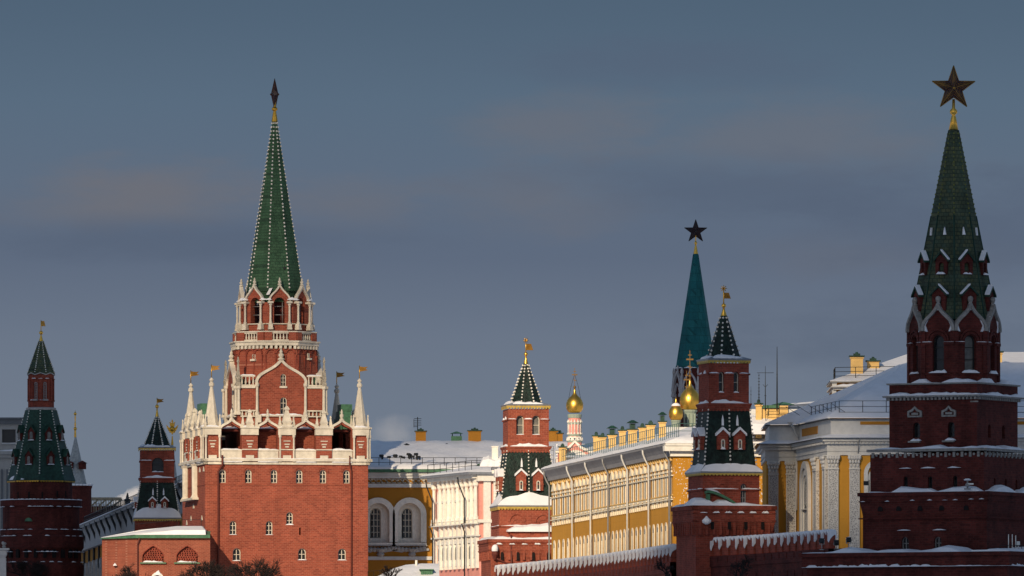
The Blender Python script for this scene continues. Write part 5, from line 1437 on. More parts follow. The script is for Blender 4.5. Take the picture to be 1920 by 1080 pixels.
    part('drain_pipe', PALE, T, lambda b: (b.tube([(x1b - .6, y1 - .9, z(782)), (x1b - .3, y1 - .3, z(790)), (x1b - .1, y1 - .1, z(800)), (x1b + .1, y1 - .2, z(808))], .1, 6), b.ring(8, [(.1, z(786)), (.3, z(780))], x1b - .6, y1 - .9, apo=False)))
    # great snowy hip roof
    def roof(b):
        zr0 = z(784)
        P_ = strip(MB(), plan, 0, 1, .12)
        ridge = [(U(1700), 16, z(700) + 1.3), (U(1700), 16, z(700) + 1.3), (U(1702), 15.5, z(700) + 1.3), (U(1715), 15, z(697) + 1.3), (u1, 15, z(697) + 1.3)]
        rows = []
        for v in range(10):
            t = v / 9; rows.append([])
            for p, q in zip(P_, ridge):
                rows[-1].append((p[0] + (q[0] - p[0]) * t, p[1] + (q[1] - p[1]) * t, zr0 + .1 + (q[2] - zr0) * (t ** 1.15 if False else t) + rnd.uniform(-.02, .02)))
        rows.insert(0, [(*p, zr0) for p in P_])
        b.grid(rows, closed=False, smooth=False)
    part('roof_snow', SNOW, T, roof)
    Pr = strip(MB(), plan, 0, 1, -1.1); zq = z(784) + .45
    part('roof_railing', IRON, T, lambda b: railing(b, [(p[0], p[1], zq) for p in Pr[1:]], 1.05, 1.9, (1, .55, .08), .022, .03))
    def braces(b):
        for i in range(5): b.tube([(Pr[3][0] - .7 + i * .0 - i * .9, Pr[3][1] + i * 2, zq + .85), (Pr[3][0] + .5 - i * .9, Pr[3][1] + i * 2, zq + .1)], .02, 4)
    part('railing_brace', IRON, T, braces)
    # upper pavilion with chimneys
    Dp = 885
    q = lambda y: ZZ(y, Dp); V = lambda p: X(p, Dp) - X(1553, D); yp = Dp - D
    part('pavilion_wall', YELD, T, lambda b: b.box(V(1564), V(2000), yp, yp + 12, q(800), q(717)))
    part('pavilion_cornice', PALE, T, lambda b: (b.box(V(1562), V(2000), yp - .4, yp + 12, q(731), q(727)), b.box(V(1558), V(2000), yp - .7, yp + 12, q(726.8), q(724.5)), b.box(V(1560), V(1568), yp - .2, yp, q(745), q(732)), b.box(V(1560), V(1569), yp - .2, yp, q(724), q(717)), b.box(V(1609), V(1634), yp - .2, yp, q(724), q(715)), b.box(V(1557), V(2000), yp - .5, yp + 12, q(716.8), q(715.5))))
    part('pavilion_snow', SNOW, T, lambda b: (b.grid([[(V(1556), yp - .6, q(715)), (V(2000), yp - .6, q(711))], [(V(1556), yp - .6, q(714)), (V(2000), yp - .6, q(709))], [(V(1720), yp + 9, q(652)), (V(2000), yp + 9, q(652))]], closed=False), b.grid([[(V(1556), yp - .6, q(714)), (V(1556), yp + 12, q(714))], [(V(1720), yp + 9, q(652)), (V(1720), yp + 9.5, q(652))]], closed=False), b.snow(V(1562), V(1640), yp - .65, yp, q(724.4), .2, .3)))
    part('pavilion_railing', IRON, T, lambda b: railing(b, [(V(1566), yp + 4, q(710)), (V(1566), yp + .3, q(709)), (V(1720), yp + .3, q(706))], .95, 1.55, (1, .6, .2), .025, .03))
    chimney(o, V(1608), yp + 2.2, q(698), q(664), 24 * k, .95, 'flat', CHIM); chimney(o, V(1640), yp + 4, q(692), q(671.5), 23 * k, 1, 'flat', CHIM); chimney(o, V(1873), yp + 3, q(690), q(655), 18 * k, .9, 'flat', CHIM)
    # low roofs and chimneys seen past the tented tower
    Dq = 905
    q = lambda y: ZZ(y, Dq); V = lambda p: X(p, Dq) - X(1553, D); yq = Dq - D
    part('rear_roof', GROOF, T, lambda b: b.grid([[(V(1477), yq + 3, q(762)), (V(1560), yq + 8, q(752))], [(V(1477), yq + 4, q(757)), (V(1560), yq + 9, q(747))]], closed=False))
    part('rear_roof_snow', SNOW, T, lambda b: (b.grid([[(V(1478), yq + 3.9, q(756.6)), (V(1560), yq + 8.9, q(746.6))], [(V(1478), yq + 5, q(753)), (V(1560), yq + 10, q(743))]], closed=False), b.ring(12, [(4.4, q(815)), (3.4, q(795)), (1.7, q(781)), (.2, q(778))], V(1428), yq + 3, apo=False)))
    part('rear_wall', PALE, T, lambda b: b.box(V(1410), V(1565), yq + 9.5, yq + 12, 0, q(760)))
    part('rear_annex', CHIM, T, lambda b: (b.box(V(1430), V(1462), yq + 1, yq + 4, q(800), q(765)), b.box(V(1461), V(1478), yq + .6, yq + 3, q(800), q(760))))
    part('annex_roof', GMETAL, T, lambda b: (b.box(V(1430), V(1462), yq + .8, yq + 4.2, q(765), q(759)), b.ring(4, [(1.05, q(758)), (.1, q(752.5))], V(1470), yq + 1.8, cap0=True)))
    chimney(o, V(1423), yq + 1, q(790), q(754), 12 * k, .6, 'flat', CHIM)
    part('annex_railing', IRON, T, lambda b: railing(b, [(V(1436), yq + .4, q(788)), (V(1500), yq + .4, q(788))], 1.1, 1, (1, .5), .025, .03))
    return T
carved_palace()
# ------------------------------------------------------------------ distant tower with teal spire
def teal_tower():
    T = Thing('spire_tower', 'distant tower with plain teal spire, dark star and white gothic arches', 'tower', 1304.5, 1680, R(20)); Z, k = T.z, T.k; o = T.o
    z = lambda y: Z(y, 0)
    part('spire', TEAL, T, lambda b: b.ring(8, [(36.5 * k / 1.04, z(692)), (4.2 * k, z(476))], rot=R(8)))
    part('spire_seam', mat('dark_teal', (.01, .12, .13), .6), T, lambda b: [b.tube([(36.6 * k * math.cos(a), 36.6 * k * math.sin(a), z(691)), (4.6 * k * math.cos(a), 4.6 * k * math.sin(a), z(477))], .07, 4) for a in [-math.pi / 2 + math.pi / 8 + R(8) + j * math.pi / 4 for j in range(8)]])
    part('spire_snow', SNOW, T, lambda b: [setattr(b, 'M', RZ(R(8) + j * math.pi / 4)) or b.snow(-1.1, 1.1, -37.5 * k, -36 * k, z(691), .18, .3) for j in range(8)])
    part('belfry_wall', RED3, T, lambda b: (b.ring(8, [(37 * k / 1.04, 0), (37 * k / 1.04, z(692))], rot=R(8))))
    part('base_wall', RED3, T, lambda b: b.ring(4, [(6, 0), (6, z(850))]))
    def goth(b):
        for j in range(8):
            b.M = RZ(R(8) + j * math.pi / 4); r = 40 * k / 1.04
            b.band([(-1.2, z(735)), (-1.15, z(722)), (-.8, z(711)), (0, z(698)), (.8, z(711)), (1.15, z(722)), (1.2, z(735))], .15, -r - .3, -r + .1)
            b.band([(-1.05, z(742)), (-.5, z(726)), (0, z(720)), (.5, z(726)), (1.05, z(742))], .1, -r - .2, -r + .1)
            finial(b, 0, -r, z(698), 1.1, .3)
            b.M = RZ(R(8) + (j + .5) * math.pi / 4); q = r / math.cos(math.pi / 8)
            obelisk(b, 0, -q, z(745), z(690) - z(745), .42); b.tube([(0, -q, z(760)), (0, -q, z(743))], .25, 6)
    part('gothic_crown', mat('grey_white_stone', (.42, .40, .40), .8, var=.2), T, goth)
    part('star_base', GOLD, T, lambda b: (b.ring(8, [(4.4 * k, z(476)), (1.8 * k, z(461)), (1.2 * k, z(460)), (2.6 * k, z(457)), (2.4 * k, z(454)), (1 * k, z(452)), (.9 * k, z(440))], apo=False, cap0=True)))
    star(o, z(434), 22.5 * k, .5, -T.phi + R(4), mat('dark_ruby_glass', (.03, .012, .015), .3), IRON)
    return T
teal_tower()

# ------------------------------------------------------------------ gilded domes
def onion(b, r, z0, z1):
    h = z1 - z0
    b.ring(20, [(r * .55, z0), (r * .78, z0 + h * .05), (r * .95, z0 + h * .15), (r, z0 + h * .27), (r * .97, z0 + h * .38), (r * .84, z0 + h * .5), (r * .6, z0 + h * .60), (r * .34, z0 + h * .68), (r * .18, z0 + h * .76), (r * .12, z0 + h * .87), (r * .05, z0 + h)], apo=False, smooth=True, cap0=True)
def cross(b, z0, z1, w, t=.05):
    h = z1 - z0
    b.box(-t, t, -t, t, z0, z1)
    b.box(-w, w, -t * .9, t * .9, z0 + h * .62, z0 + h * .68); b.box(-w * .5, w * .5, -t * .9, t * .9, z0 + h * .80, z0 + h * .84)
    b.M = b.M @ TR(0, 0, z0 + h * .36) @ Matrix.Rotation(R(18), 4, 'Y'); b.box(-w * .6, w * .6, -t * .85, t * .85, -h * .02, h * .02)
def pink_church():
    D = 1095
    T = Thing('church_cupola', 'slim pink church drum with one gold onion dome and cross, between tower and chimneys', 'church', 1077.5, D, 0); k = T.k; o = T.o
    z = lambda y: T.z(y, 0)
    part('dome', GOLD, T, lambda b: onion(b, 16.3 * k, z(774), z(726)))
    part('dome_snow', SNOW, T, lambda b: b.ring(10, [(7 * k, z(747.5)), (6 * k, z(745.5)), (2.5 * k, z(743))], apo=False, cap0=True))
    part('cross', mat('dull_cross_gilding', (.17, .10, .03), .6, .3), T, lambda b: (b.ball((0, 0, z(726)), .17), cross(b, z(726), z(690), .3, .026)))
    part('cross_chain', IRON, T, lambda b: [b.tube([(0, 0, z(701)), (s_ * .4, 0, z(725)), (s_ * .66, 0, z(748))], .022, 3) for s_ in (-1, 1)])
    part('drum', PINK, T, lambda b: b.ring(16, [(12 * k, z(822)), (12 * k, z(780))], apo=False))
    dg = mat('grey_green_stone', (.30, .36, .30), .8)
    part('drum_trim', dg, T, lambda b: [b.ring(16, [(r * k, z(y)), ((r + .6) * k, z(y - 1)), ((r + .6) * k, z(y - 3)), (r * k, z(y - 4))], apo=False, cap0=True) for r, y in ((12.6, 784), (13, 781), (12.5, 796), (12.6, 818), (13.5, 830))])
    def cl(b):
        for j in range(12):
            a = j * math.pi / 6; b.tube([(12.3 * k * math.cos(a), 12.3 * k * math.sin(a), z(815)), (12.3 * k * math.cos(a), 12.3 * k * math.sin(a), z(787))], .06, 4)
            b.ball((12.6 * k * math.cos(a), 12.6 * k * math.sin(a), z(791)), .13, 6, 4); b.ball((12.6 * k * math.cos(a), 12.6 * k * math.sin(a), z(813)), .13, 6, 4)
        for j in range(10):
            b.M = RZ(j * math.pi / 5); b.band(arch(0, .75, z(829), z(820))[1:-1], .09, -13.8 * k, -12 * k)
    part('drum_arcade', CREAM, T, cl)
    part('drum_base', PINK, T, lambda b: b.ring(16, [(13.6 * k, z(845)), (13.6 * k, z(829))], apo=False))
    def gab(b):
        b.prism([(-32 * k, z(880)), (-32 * k, z(852)), (-22 * k, z(846)), (-10 * k, z(838)), (0, z(829)), (10 * k, z(838)), (22 * k, z(846)), (42 * k, z(852)), (42 * k, z(880)), (23 * k, z(880)), (23 * k, z(858)), (16 * k, z(851)), (6 * k, z(847.5)), (-3 * k, z(847.5)), (-13 * k, z(851)), (-19 * k, z(858)), (-19 * k, z(880))], -2.2, -1.8)
    part('gable_arch', PINK, T, gab)
    part('gable_trim', CREAM, T, lambda b: (b.band([(-24 * k, z(846)), (-11 * k, z(840)), (0, z(829)), (11 * k, z(840)), (24 * k, z(846))], .14, -2.4, -1.7), b.band([(-19 * k, z(866)), (-19 * k, z(857)), (-13 * k, z(851)), (-3 * k, z(847)), (6 * k, z(847)), (16 * k, z(851)), (23 * k, z(857)), (23 * k, z(866))], .1, -2.35, -2.21), b.box(-36 * k, -22 * k, -2.4, 1, z(850), z(846)), b.box(24 * k, 46 * k, -2.4, 1, z(850), z(846))))
    part('church_wall', CREAM, T, lambda b: b.box(-36 * k, 46 * k, -1, 9, 0, z(858)))
    part('roof_snow', SNOW, T, lambda b: (b.grid([[(-37 * k, -2.5, z(846)), (-14 * k, -2.5, z(846))], [(-30 * k, 6, z(826)), (-10 * k, 6, z(826))]], closed=False), b.grid([[(14 * k, -2.5, z(846)), (50 * k, -2.5, z(846))], [(10 * k, 6, z(829)), (48 * k, 6, z(831))]], closed=False), b.box(-34 * k, 48 * k, 6, 7, z(850), z(829))))
    chimney(o, -23 * k, -3.2, z(875), z(838), 13 * k, .75, 'flat', CHIM)
    part('terrace_frame', PIPE, T, lambda b: (railing(b, [(-52 * k, -4, z(880)), (-40 * k, -4, z(880))], 2.4, .5, (1, .8, .6, .4, .2), .03, .03)))
    return T
pink_church()
def dome_church():
    D = 1130
    T = Thing('domed_church', 'pair of gold onion domes, the taller with a cross, left of the shaded tented tower', 'church', 1293.5, D, 0); k = T.k; o = T.o
    z = lambda y: T.z(y, 0)
    gst = mat('green_grey_stone', (.27, .33, .27), .8)
    part('dome', GOLD, T, lambda b: onion(b, 19.5 * k, z(769), z(708)))
    part('dome_snow', SNOW, T, lambda b: b.ring(12, [(12 * k, z(735)), (10 * k, z(731)), (5 * k, z(727.5))], apo=False, cap0=True))
    part('cross', mat('dull_cross_gilding', (.17, .10, .03), .6, .3), T, lambda b: (b.ball((0, 0, z(705)), .19), b.ball((0, 0, z(698)), .14), cross(b, z(705), z(657), .4, .034)))
    part('drum', gst, T, lambda b: (b.ring(12, [(12 * k, z(800)), (12 * k, z(774)), (13.4 * k, z(772)), (13.4 * k, z(768.5))], apo=False), [b.box(12 * k * math.cos(a) - .12, 12 * k * math.cos(a) + .12, 12 * k * math.sin(a) - .14, 12 * k * math.sin(a) + .1, z(798), z(776)) for a in (-2.4, -1.9, -1.3, -.8)]))
    part('pane', GLASS, T, lambda b: b.prism(arch(-5 * k, .42, z(795), z(782)), -12.1 * k, -11.4 * k))
    x2 = -27 * k
    def d2(b): b.M = TR(x2, -3, 0); onion(b, 13.4 * k, z(790), z(746))
    part('dome', GOLD, T, d2)
    part('dome_snow', SNOW, T, lambda b: b.ring(12, [(9 * k, z(763)), (7 * k, z(759.5)), (3.5 * k, z(757.5))], x2, -3, apo=False, cap0=True))
    def c2(b): b.M = TR(x2 + 1.2, -3, 0); cross(b, z(745), z(697), .32, .028)
    part('cross', mat('dull_cross_gilding', (.17, .10, .03), .6, .3), T, c2)
    part('drum', gst, T, lambda b: b.ring(12, [(8.5 * k, z(815)), (8.5 * k, z(794)), (9.6 * k, z(792)), (9.6 * k, z(789.5))], x2, -3, apo=False))
    part('church_wall', PALE, T, lambda b: b.box(x2 - 1.8, 3, -4, 6, 0, z(803)))
    return T
dome_church()

# ------------------------------------------------------------------ crenellated walls
def merlon_mesh():
    b = MB(); h, w, t = 1.5, .62, .28
    pts = [(-w, 0), (-w, h * .72), (-w * .92, h * .9), (-w * .7, h), (-w * .42, h * .98), (-w * .15, h * .86), (0, h * .74), (w * .15, h * .86), (w * .42, h * .98), (w * .7, h), (w * .92, h * .9), (w, h * .72), (w, 0)]
    b.prism(pts, -t, t)
    o = b.done('merlon', RED2); me = o.data; bpy.data.objects.remove(o)
    out_ = []
    for sd in (1, 2, 3):
        rr = random.Random(sd); b = MB(); rows = []
        for i, (x, z) in enumerate([(-w + .01, h * .72), (-w * .92, h * .9), (-w * .7, h * 1.0), (-w * .3, h * .97), (0, h * .84), (w * .3, h * .97), (w * .7, h * 1.0), (w * .92, h * .9), (w - .01, h * .72)]):
            up = .09 + .05 * rr.random(); zz_ = z + .003; dr = .05 + .12 * rr.random()
            rows.append([(x, -t - .10, zz_ - dr), (x, -t - .13, zz_ - dr * .5), (x, -t - .08, zz_ + up * .5), (x, 0, zz_ + up), (x, t + .1, zz_ + up * .5), (x, t + .13, zz_ - .25), (x, t + .003, zz_ - .25), (x, t + .003, zz_), (x, -t - .003, zz_), (x, -t - .003, zz_ - dr)])
        b.grid(rows, closed=True, cap0=True, cap1=True)
        yz = [(-t - .13, h * .85), (-t * .2, h * .92), (t + .1, h * .85), (t * .7, h * .76), (t * .0, h * .68), (-t * .6, h * (.5 + .12 * rr.random())), (-t - .06, h * (.3 + .15 * rr.random())), (-t - .14, h * .45)]
        b.grid([[(x_, y_, z_) for y_, z_ in yz] for x_ in (w + .003, w + .09)], cap0=True, cap1=True)
        oo = b.done('merlon_snow', SNOW); out_.append(oo.data); bpy.data.objects.remove(oo)
    return me, out_
MER, MSN = merlon_mesh()
def kremlin_wall(label, pts, ztop_of, pitch, brk, sc=1.0, niche=None):
    """pts: plan points (x, y); ztop_of(t) height of merlon feet along the length"""
    x0, y0 = pts[0]
    root = bpy.data.objects.new('fortress_wall', None); COL.objects.link(root); root.location = (x0, y0, 0)
    tag(root, label, 'wall', 'crenellated brick walls')
    P = [(x - x0, y - y0) for x, y in pts]; seg = [math.dist(P[i], P[i + 1]) for i in range(len(P) - 1)]; tot = sum(seg)
    def at(s):
        for i, l in enumerate(seg):
            if s <= l or i == len(seg) - 1:
                t = s / l; p, q = P[i], P[i + 1]
                return p[0] + (q[0] - p[0]) * t, p[1] + (q[1] - p[1]) * t, math.atan2(q[1] - p[1], q[0] - p[0])
            s -= l
    n = 40; th = .9
    b = MB(); rows = []
    for i in range(n + 1):
        s = tot * i / n; x, y, a = at(s); nx, ny = math.sin(a), -math.cos(a); z = ztop_of(s / tot)
        rows.append([(x + nx * th, y + ny * th, 0), (x + nx * th, y + ny * th, z - 1.0), (x + nx * (th + .12), y + ny * (th + .12), z - .9), (x + nx * (th + .12), y + ny * (th + .12), z), (x - nx * th, y - ny * th, z), (x - nx * th, y - ny * th, 0)])
    b.grid(rows, closed=False); b.done('wall', brk, root)
    b = MB(); rr = random.Random(8)
    for i in range(int(tot / 1.9)):
        s = 1 + i * 1.9; x, y, a = at(min(s, tot)); z = ztop_of(min(1, s / tot)); b.M = TR(x, y, 0) @ RZ(a)
        b.box(-.25, .25, -th - .18, -th - .12, z - .55, z - .1)
        if rr.random() < .5: b.box(-.09, .09, -th - .05, -th, z - 6, z - 1.6)
    b.done('putlog_block', brk, root)
    b = MB()
    for i in range(int(tot / 2.6)):
        s = 1 + i * 2.6 + rr.uniform(-.5, .5); x, y, a = at(min(s, tot)); z = ztop_of(min(1, s / tot)); b.M = TR(x, y, 0) @ RZ(a)
        zz_ = z - rr.choice((3.4, 5.1, 5.1)); w_ = rr.uniform(.25, .6)
        if rr.random() < .7: b.snow(-w_, w_, -th - .3, -th + .05, zz_, rr.uniform(.15, .3), .15)
    b.done('ledge_snow', SNOW, root)
    m = int(tot / pitch)
    for i in range(m):
        s = (i + .5) * tot / m; x, y, a = at(s)
        o = bpy.data.objects.new('merlon', MER); COL.objects.link(o); o.parent = root
        o.location = (x + math.sin(a) * .6, y - math.cos(a) * .6, ztop_of(s / tot)); o.rotation_euler = (0, 0, a); o.scale = (sc, sc, sc)
        q = bpy.data.objects.new('merlon_snow', MSN[i % 3]); COL.objects.link(q); q.parent = o
    return root
def wpts(l): return [(X(p, d), d) for p, d in l]
HA = lambda t: CZ + 19.7 - 1.75
kremlin_wall('brick battlement wall running from the sunlit tower to the shaded tower below the yellow palace', wpts([(944, 966), (1020, 949), (1130, 920), (1200, 898), (1278, 874)]), HA, 2.15, RED2, 1.0)
kremlin_wall('dark battlement wall between the shaded tented tower and the stepped tower', wpts([(1338, 853), (1450, 842), (1575, 826)]), lambda t: ZZ(1003, 853) - 1.85 + .1 * t, 1.62, RED3, 1.0)

# ------------------------------------------------------------------ low lit wing at the foot of the big tower
def low_wing():
    T = Thing('gate_wing', 'low orange brick wing with two latticed pointed windows and snowy roof', 'building', 215, 1154, 0); k = T.k; o = T.o
    U = lambda p: (p - 215) * k
    z = lambda y: T.z(y, 0)
    u0, u1 = U(256), U(394)
    hol = [lancet(U(287), 40 * k, z(1054), z(1023.5)), lancet(U(351), 40 * k, z(1054), z(1023.5))]
    ze = z(1005)
    M2 = TR(U(189), 3.4, 0) @ RZ(math.atan2(-3.4, u0 - U(189))); L2 = math.hypot(3.4, u0 - U(189))
    def wl(b):
        b.panel(rect(u0, u1, 0, ze), hol, 0, .6); b.M = M2; b.panel(rect(0, L2, 0, z(1006.5)), [], 0)
    part('wall', REDP, T, wl)
    part('end_wall', REDP, T, lambda b: b.f([(U(189), 3.4, 0), (U(189), 12, 0), (U(189), 12, z(1007)), (U(189), 3.4, z(1007))]))
    for p in (287, 351):
        def trim(b):
            l = lancet(U(p), 41 * k, z(1054), z(1022.8)); b.band(l[1:-1], .05, -.04, .5)
            b.box(U(p) - 1.45, U(p) + 1.45, -.28, .3, z(1057.5), z(1054.3))
        w_ = part('window', GMETAL if False else RED2, T, trim)
        b = MB(); b.box(U(p) - 1.5, U(p) + 1.5, -.3, .2, z(1057), z(1054.5)); b.done('sill', GMETAL, w_)
        def lat(b):
            c = U(p); n = 8
            for r_ in range(n):
                zz_ = z(1054) + (z(1024) - z(1054)) * r_ / n; f_ = r_ / n; hw = 20 * k * math.sqrt(max(0, 1 - max(0, f_ - .25) ** 1.3 * 1.45))
                m_ = int(hw * 2 / .28)
                for j in range(m_): 
                    uu = c - hw + (j + (.5 if r_ % 2 else .2)) * .28; b.box(uu, uu + .16, .3, .45, zz_ + .02, zz_ + .21)
                b.box(c - hw, c + hw, .32, .43, zz_ - .05, zz_ + .022)
        q = part('lattice', RED2, T, lat); q.parent = w_
        b = MB(); b.snow(U(p) - 1.15, U(p) + 1.15, -.26, .2, z(1054.3), .22, .2); q = b.done('sill_snow', SNOW, w_)
        b = MB(); b.box(U(p) - 1.3, U(p) + 1.3, .9, 1.0, z(1056), z(1024)); b.done('backing', RED3, w_)
    part('drain_pipe', RPIPE, T, lambda b: b.tube([(U(262), -.5, ze - .1), (U(258), -.18, ze - 1), (U(258), -.18, 3)], .09))
    part('string_course', RED, T, lambda b: b.box(u0, u1, -.05, .02, z(1057.5), z(1056.5)))
    part('wall_snow', SNOW, T, lambda b: (b.snow(U(211), U(218), 1.4, 1.9, z(1060), .3, .2), b.snow(U(289), U(302), -.3, .02, z(1078), .5, .2)))
    part('door_arch', CREAM, T, lambda b: b.band(arch(U(295), 18 * k, z(1095), z(1076))[1:-1], .18, -.15, .05))
    part('eave', GMETAL, T, lambda b: (b.grid([[(U(186), 3.0, z(1009.5)), (u0, -.55, ze - .25), (u1, -.55, ze - .25)], [(U(186), 2.9, z(1007.5)), (u0, -.6, ze + .1), (u1, -.6, ze + .1)], [(U(200), 8, z(1002)), (u0 + 2, 3, ze + .6), (u1, 2, ze + .6)]], closed=False)))
    def roof(b):
        q = ze + .13
        b.grid([[(U(186), 3.0, z(1007.4)), (u0 - .3, -.55, q), (U(330), -.58, q), (U(386), -.58, q)], [(U(190), 3.6, z(1005.5)), (u0, .0, q + .25), (U(330), -.3, q + .55), (U(385), -.3, q + .55)], [(U(262), 4, z(992)), (U(300), 4, z(988)), (U(330), 3.6, z(985)), (U(376), 3.2, z(985))], [(U(262), 9, z(992)), (U(300), 9, z(987)), (U(330), 9, z(983.5)), (U(380), 9, z(983.5))]], closed=False)
        b.grid([[(U(386), -.58, q), (U(388), 4, q)], [(U(385), -.3, q + .55), (U(386), 4, q + .5)], [(U(376), 3.2, z(985)), (U(378), 5, z(985))]], closed=False)
    part('roof_snow', SNOW, T, roof)
    part('roof_railing', IRON, T, lambda b: railing(b, [(U(250), 3.9, z(996)), (U(330), 3.6, z(988)), (U(376), 3.2, z(987))], .9, 2.6, (1,), .02, .025))
low_wing()

# ------------------------------------------------------------------ museum turrets, grey hotel, far things
def museum():
    D = 1500
    T = Thing('museum_building', 'brick museum with grey pointed spires, gilded ball and two-headed eagle, behind the corner tower', 'building', 147, D, 0); k = T.k; o = T.o
    z = lambda y: T.z(y, 0)
    U = lambda p: (p - 147) * k
    part('turret_wall', RED3, T, lambda b: b.ring(20, [(26 * k, 0), (26 * k, z(990)), (28 * k, z(985)), (25.5 * k, z(978)), (25.5 * k, z(917)), (27 * k, z(914)), (27 * k, z(911))], U(146), 0, apo=False))
    part('turret_crest', SNOW, T, lambda b: [b.box(U(146) + 26 * k * math.cos(a) - .22, U(146) + 26 * k * math.cos(a) + .22, 26 * k * math.sin(a) - .22, 26 * k * math.sin(a) + .22, z(911), z(908)) for a in [-math.pi + j * math.pi / 12 for j in range(13)]])
    s1 = part('spire', SILVER, T, lambda b: b.ring(8, [(21 * k, z(913)), (1.6 * k, z(820))], U(141.5), 0, rot=R(12)))
    part('spire_dormer', RED3, T, lambda b: [b.box(U(x) - .55, U(x) + .55, -1.6, -.4, z(880), z(869)) or b.ring(4, [(.75, z(869)), (.05, z(864))], U(x), -1.0, cap0=True) for x in (131, 155)]).parent = s1
    f1 = part('finial', GOLD, T, lambda b: (b.ring(8, [(2.4 * k, z(820)), (1.6 * k, z(806))], U(141), 0, apo=False, cap0=True), b.ball((U(141), 0, z(804)), .28), b.ring(8, [(1.2 * k, z(802)), (1.7 * k, z(795)), (.9 * k, z(790)), (1.4 * k, z(782)), (.5 * k, z(778))], U(141), 0, apo=False), b.ball((U(141), 0, z(776)), .25), b.tube([(U(141), 0, z(776)), (U(141), 0, z(770))], .06)))
    f1.parent = s1
    s2 = part('spire', SILVER, T, lambda b: b.ring(8, [(16 * k, z(962)), (1.8 * k, z(834))], U(323), 0, rot=R(8)))
    part('turret_wall', RED3, T, lambda b: b.ring(12, [(20 * k, 0), (20 * k, z(962))], U(323), 0, apo=False))
    def eagle(b):
        b.M = TR(U(323), 0, 0)
        b.ring(8, [(2.6 * k, z(834)), (1.3 * k, z(822)), (1.2 * k, z(818))], apo=False, cap0=True)
        pts = [(0, 816), (2.5, 811), (4.6, 812), (7, 806), (6.5, 809), (9.5, 803), (11.5, 796), (8.5, 799), (5.5, 802), (3.2, 801), (4.6, 797), (4.4, 793.5), (6.6, 793), (3.4, 791), (2.0, 794), (1.1, 792), (1.8, 789.5), (0, 786)]
        P_ = [(x * k, z(y)) for x, y in pts] + [(-x * k, z(y)) for x, y in pts[1:-1][::-1]]
        b.prism(P_, -.18, .18); b.ball((0, -.15, z(804)), .4)
    e = part('eagle', OLDGOLD, T, eagle); e.parent = s2
    part('hall_wall', RED3, T, lambda b: b.box(U(150), U(340), 3, 20, 0, z(985)))
museum()
def hotel():
    D = 1720
    T = Thing('grey_building', 'plain grey multi-storey building with one dark window, cut by the left edge', 'building', 10, D, 0); k = T.k
    U = lambda p: (p - 10) * k
    z = lambda y: T.z(y, 0)
    gp = mat('hotel_grey_plaster', (.33, .33, .32), .85, var=.1); dk = mat('slate_attic', (.12, .13, .14), .7)
    part('wall', gp, T, lambda b: (b.panel(rect(U(-60), U(43), 0, z(795)), [rect(U(2.5), U(30.5), z(830), z(805))], 0, .8), b.box(U(-60), U(42.9), .9, 20, 0, z(796))))
    part('attic', dk, T, lambda b: (b.box(U(-60), U(44), -.6, 12, z(795) + .003, z(786)), b.box(U(-60), U(45), -.9, 12, z(786) + .003, z(783))))
    part('window', GLASS, T, lambda b: b.box(U(2), U(31), .75, .85, z(831), z(804)))
    part('cornice', gp, T, lambda b: (b.box(U(-60), U(46), -1.1, 0, z(852), z(846)), b.box(U(-60), U(44), -.7, 0, z(858), z(852) - .003), b.box(U(-60), U(44), -.25, 0, z(833.5), z(831.5)), b.box(U(-60), U(4), -.25, 0, z(831.4), z(803)), b.box(U(29.5), U(33), -.25, 0, z(831.4), z(803))))
    part('cornice_snow', SNOW, T, lambda b: (b.snow(U(-20), U(46), -1.1, 0, z(846), .3, .8), b.snow(U(-20), U(43), -.25, 0, z(831.5), .12, .6)))
    part('pilaster', dk, T, lambda b: [b.box(U(p), U(p + 3), -.35, .0, 0, z(880)) for p in (-8, 2, 12, 22, 32)])
    part('annex_wall', gp, T, lambda b: b.box(U(40), U(134), 5, 20, 0, z(853)))
hotel()
def skeleton():
    D = 1560
    T = Thing('roof_frame', 'unfinished roof frame of open beams beyond the grey roof at left', 'scaffold', 200, D, 0); k = T.k
    U = lambda p: (p - 200) * k
    z = lambda y: T.z(y, 0)
    tan = mat('weathered_timber', (.28, .24, .17), .8, var=.3)
    def fr(b):
        b.box(U(170), U(228), 0, .3, z(936), z(932.5)); b.box(U(170), U(228), 3, 3.3, z(937.5), z(934))
        for i in range(13):
            p = 171 + i * 4.6; b.box(U(p), U(p + 1.1), 0.01, .29, z(960), z(936) - .003)
            if i % 2: b.box(U(p + 2), U(p + 2.8), 3.01, 3.29, z(960), z(937.5) - .003)
        for i in range(4): b.tube([(U(172 + i * 14), .15, z(948)), (U(184 + i * 14), .15, z(937))], .12, 4)
    part('beam_frame', tan, T, fr)
    part('base_wall', RED3, T, lambda b: b.box(U(168), U(250), 3.4, 12, 0, z(947)))
    part('base_snow', SNOW, T, lambda b: b.snow(U(168), U(205), 3, 4.5, z(948), .5, .6))
skeleton()
def fin():
    T = Thing('roof_turret', 'tiny dark pointed roof turret beyond the grey roof at left', 'turret', 239, 1570, 0); z = lambda y: T.z(y, 0)
    part('turret_body', IRON, T, lambda b: b.ring(8, [(.45, 0), (.45, z(940)), (.6, z(938)), (.3, z(935)), (.25, z(932)), (.08, z(924))], apo=False))
fin()

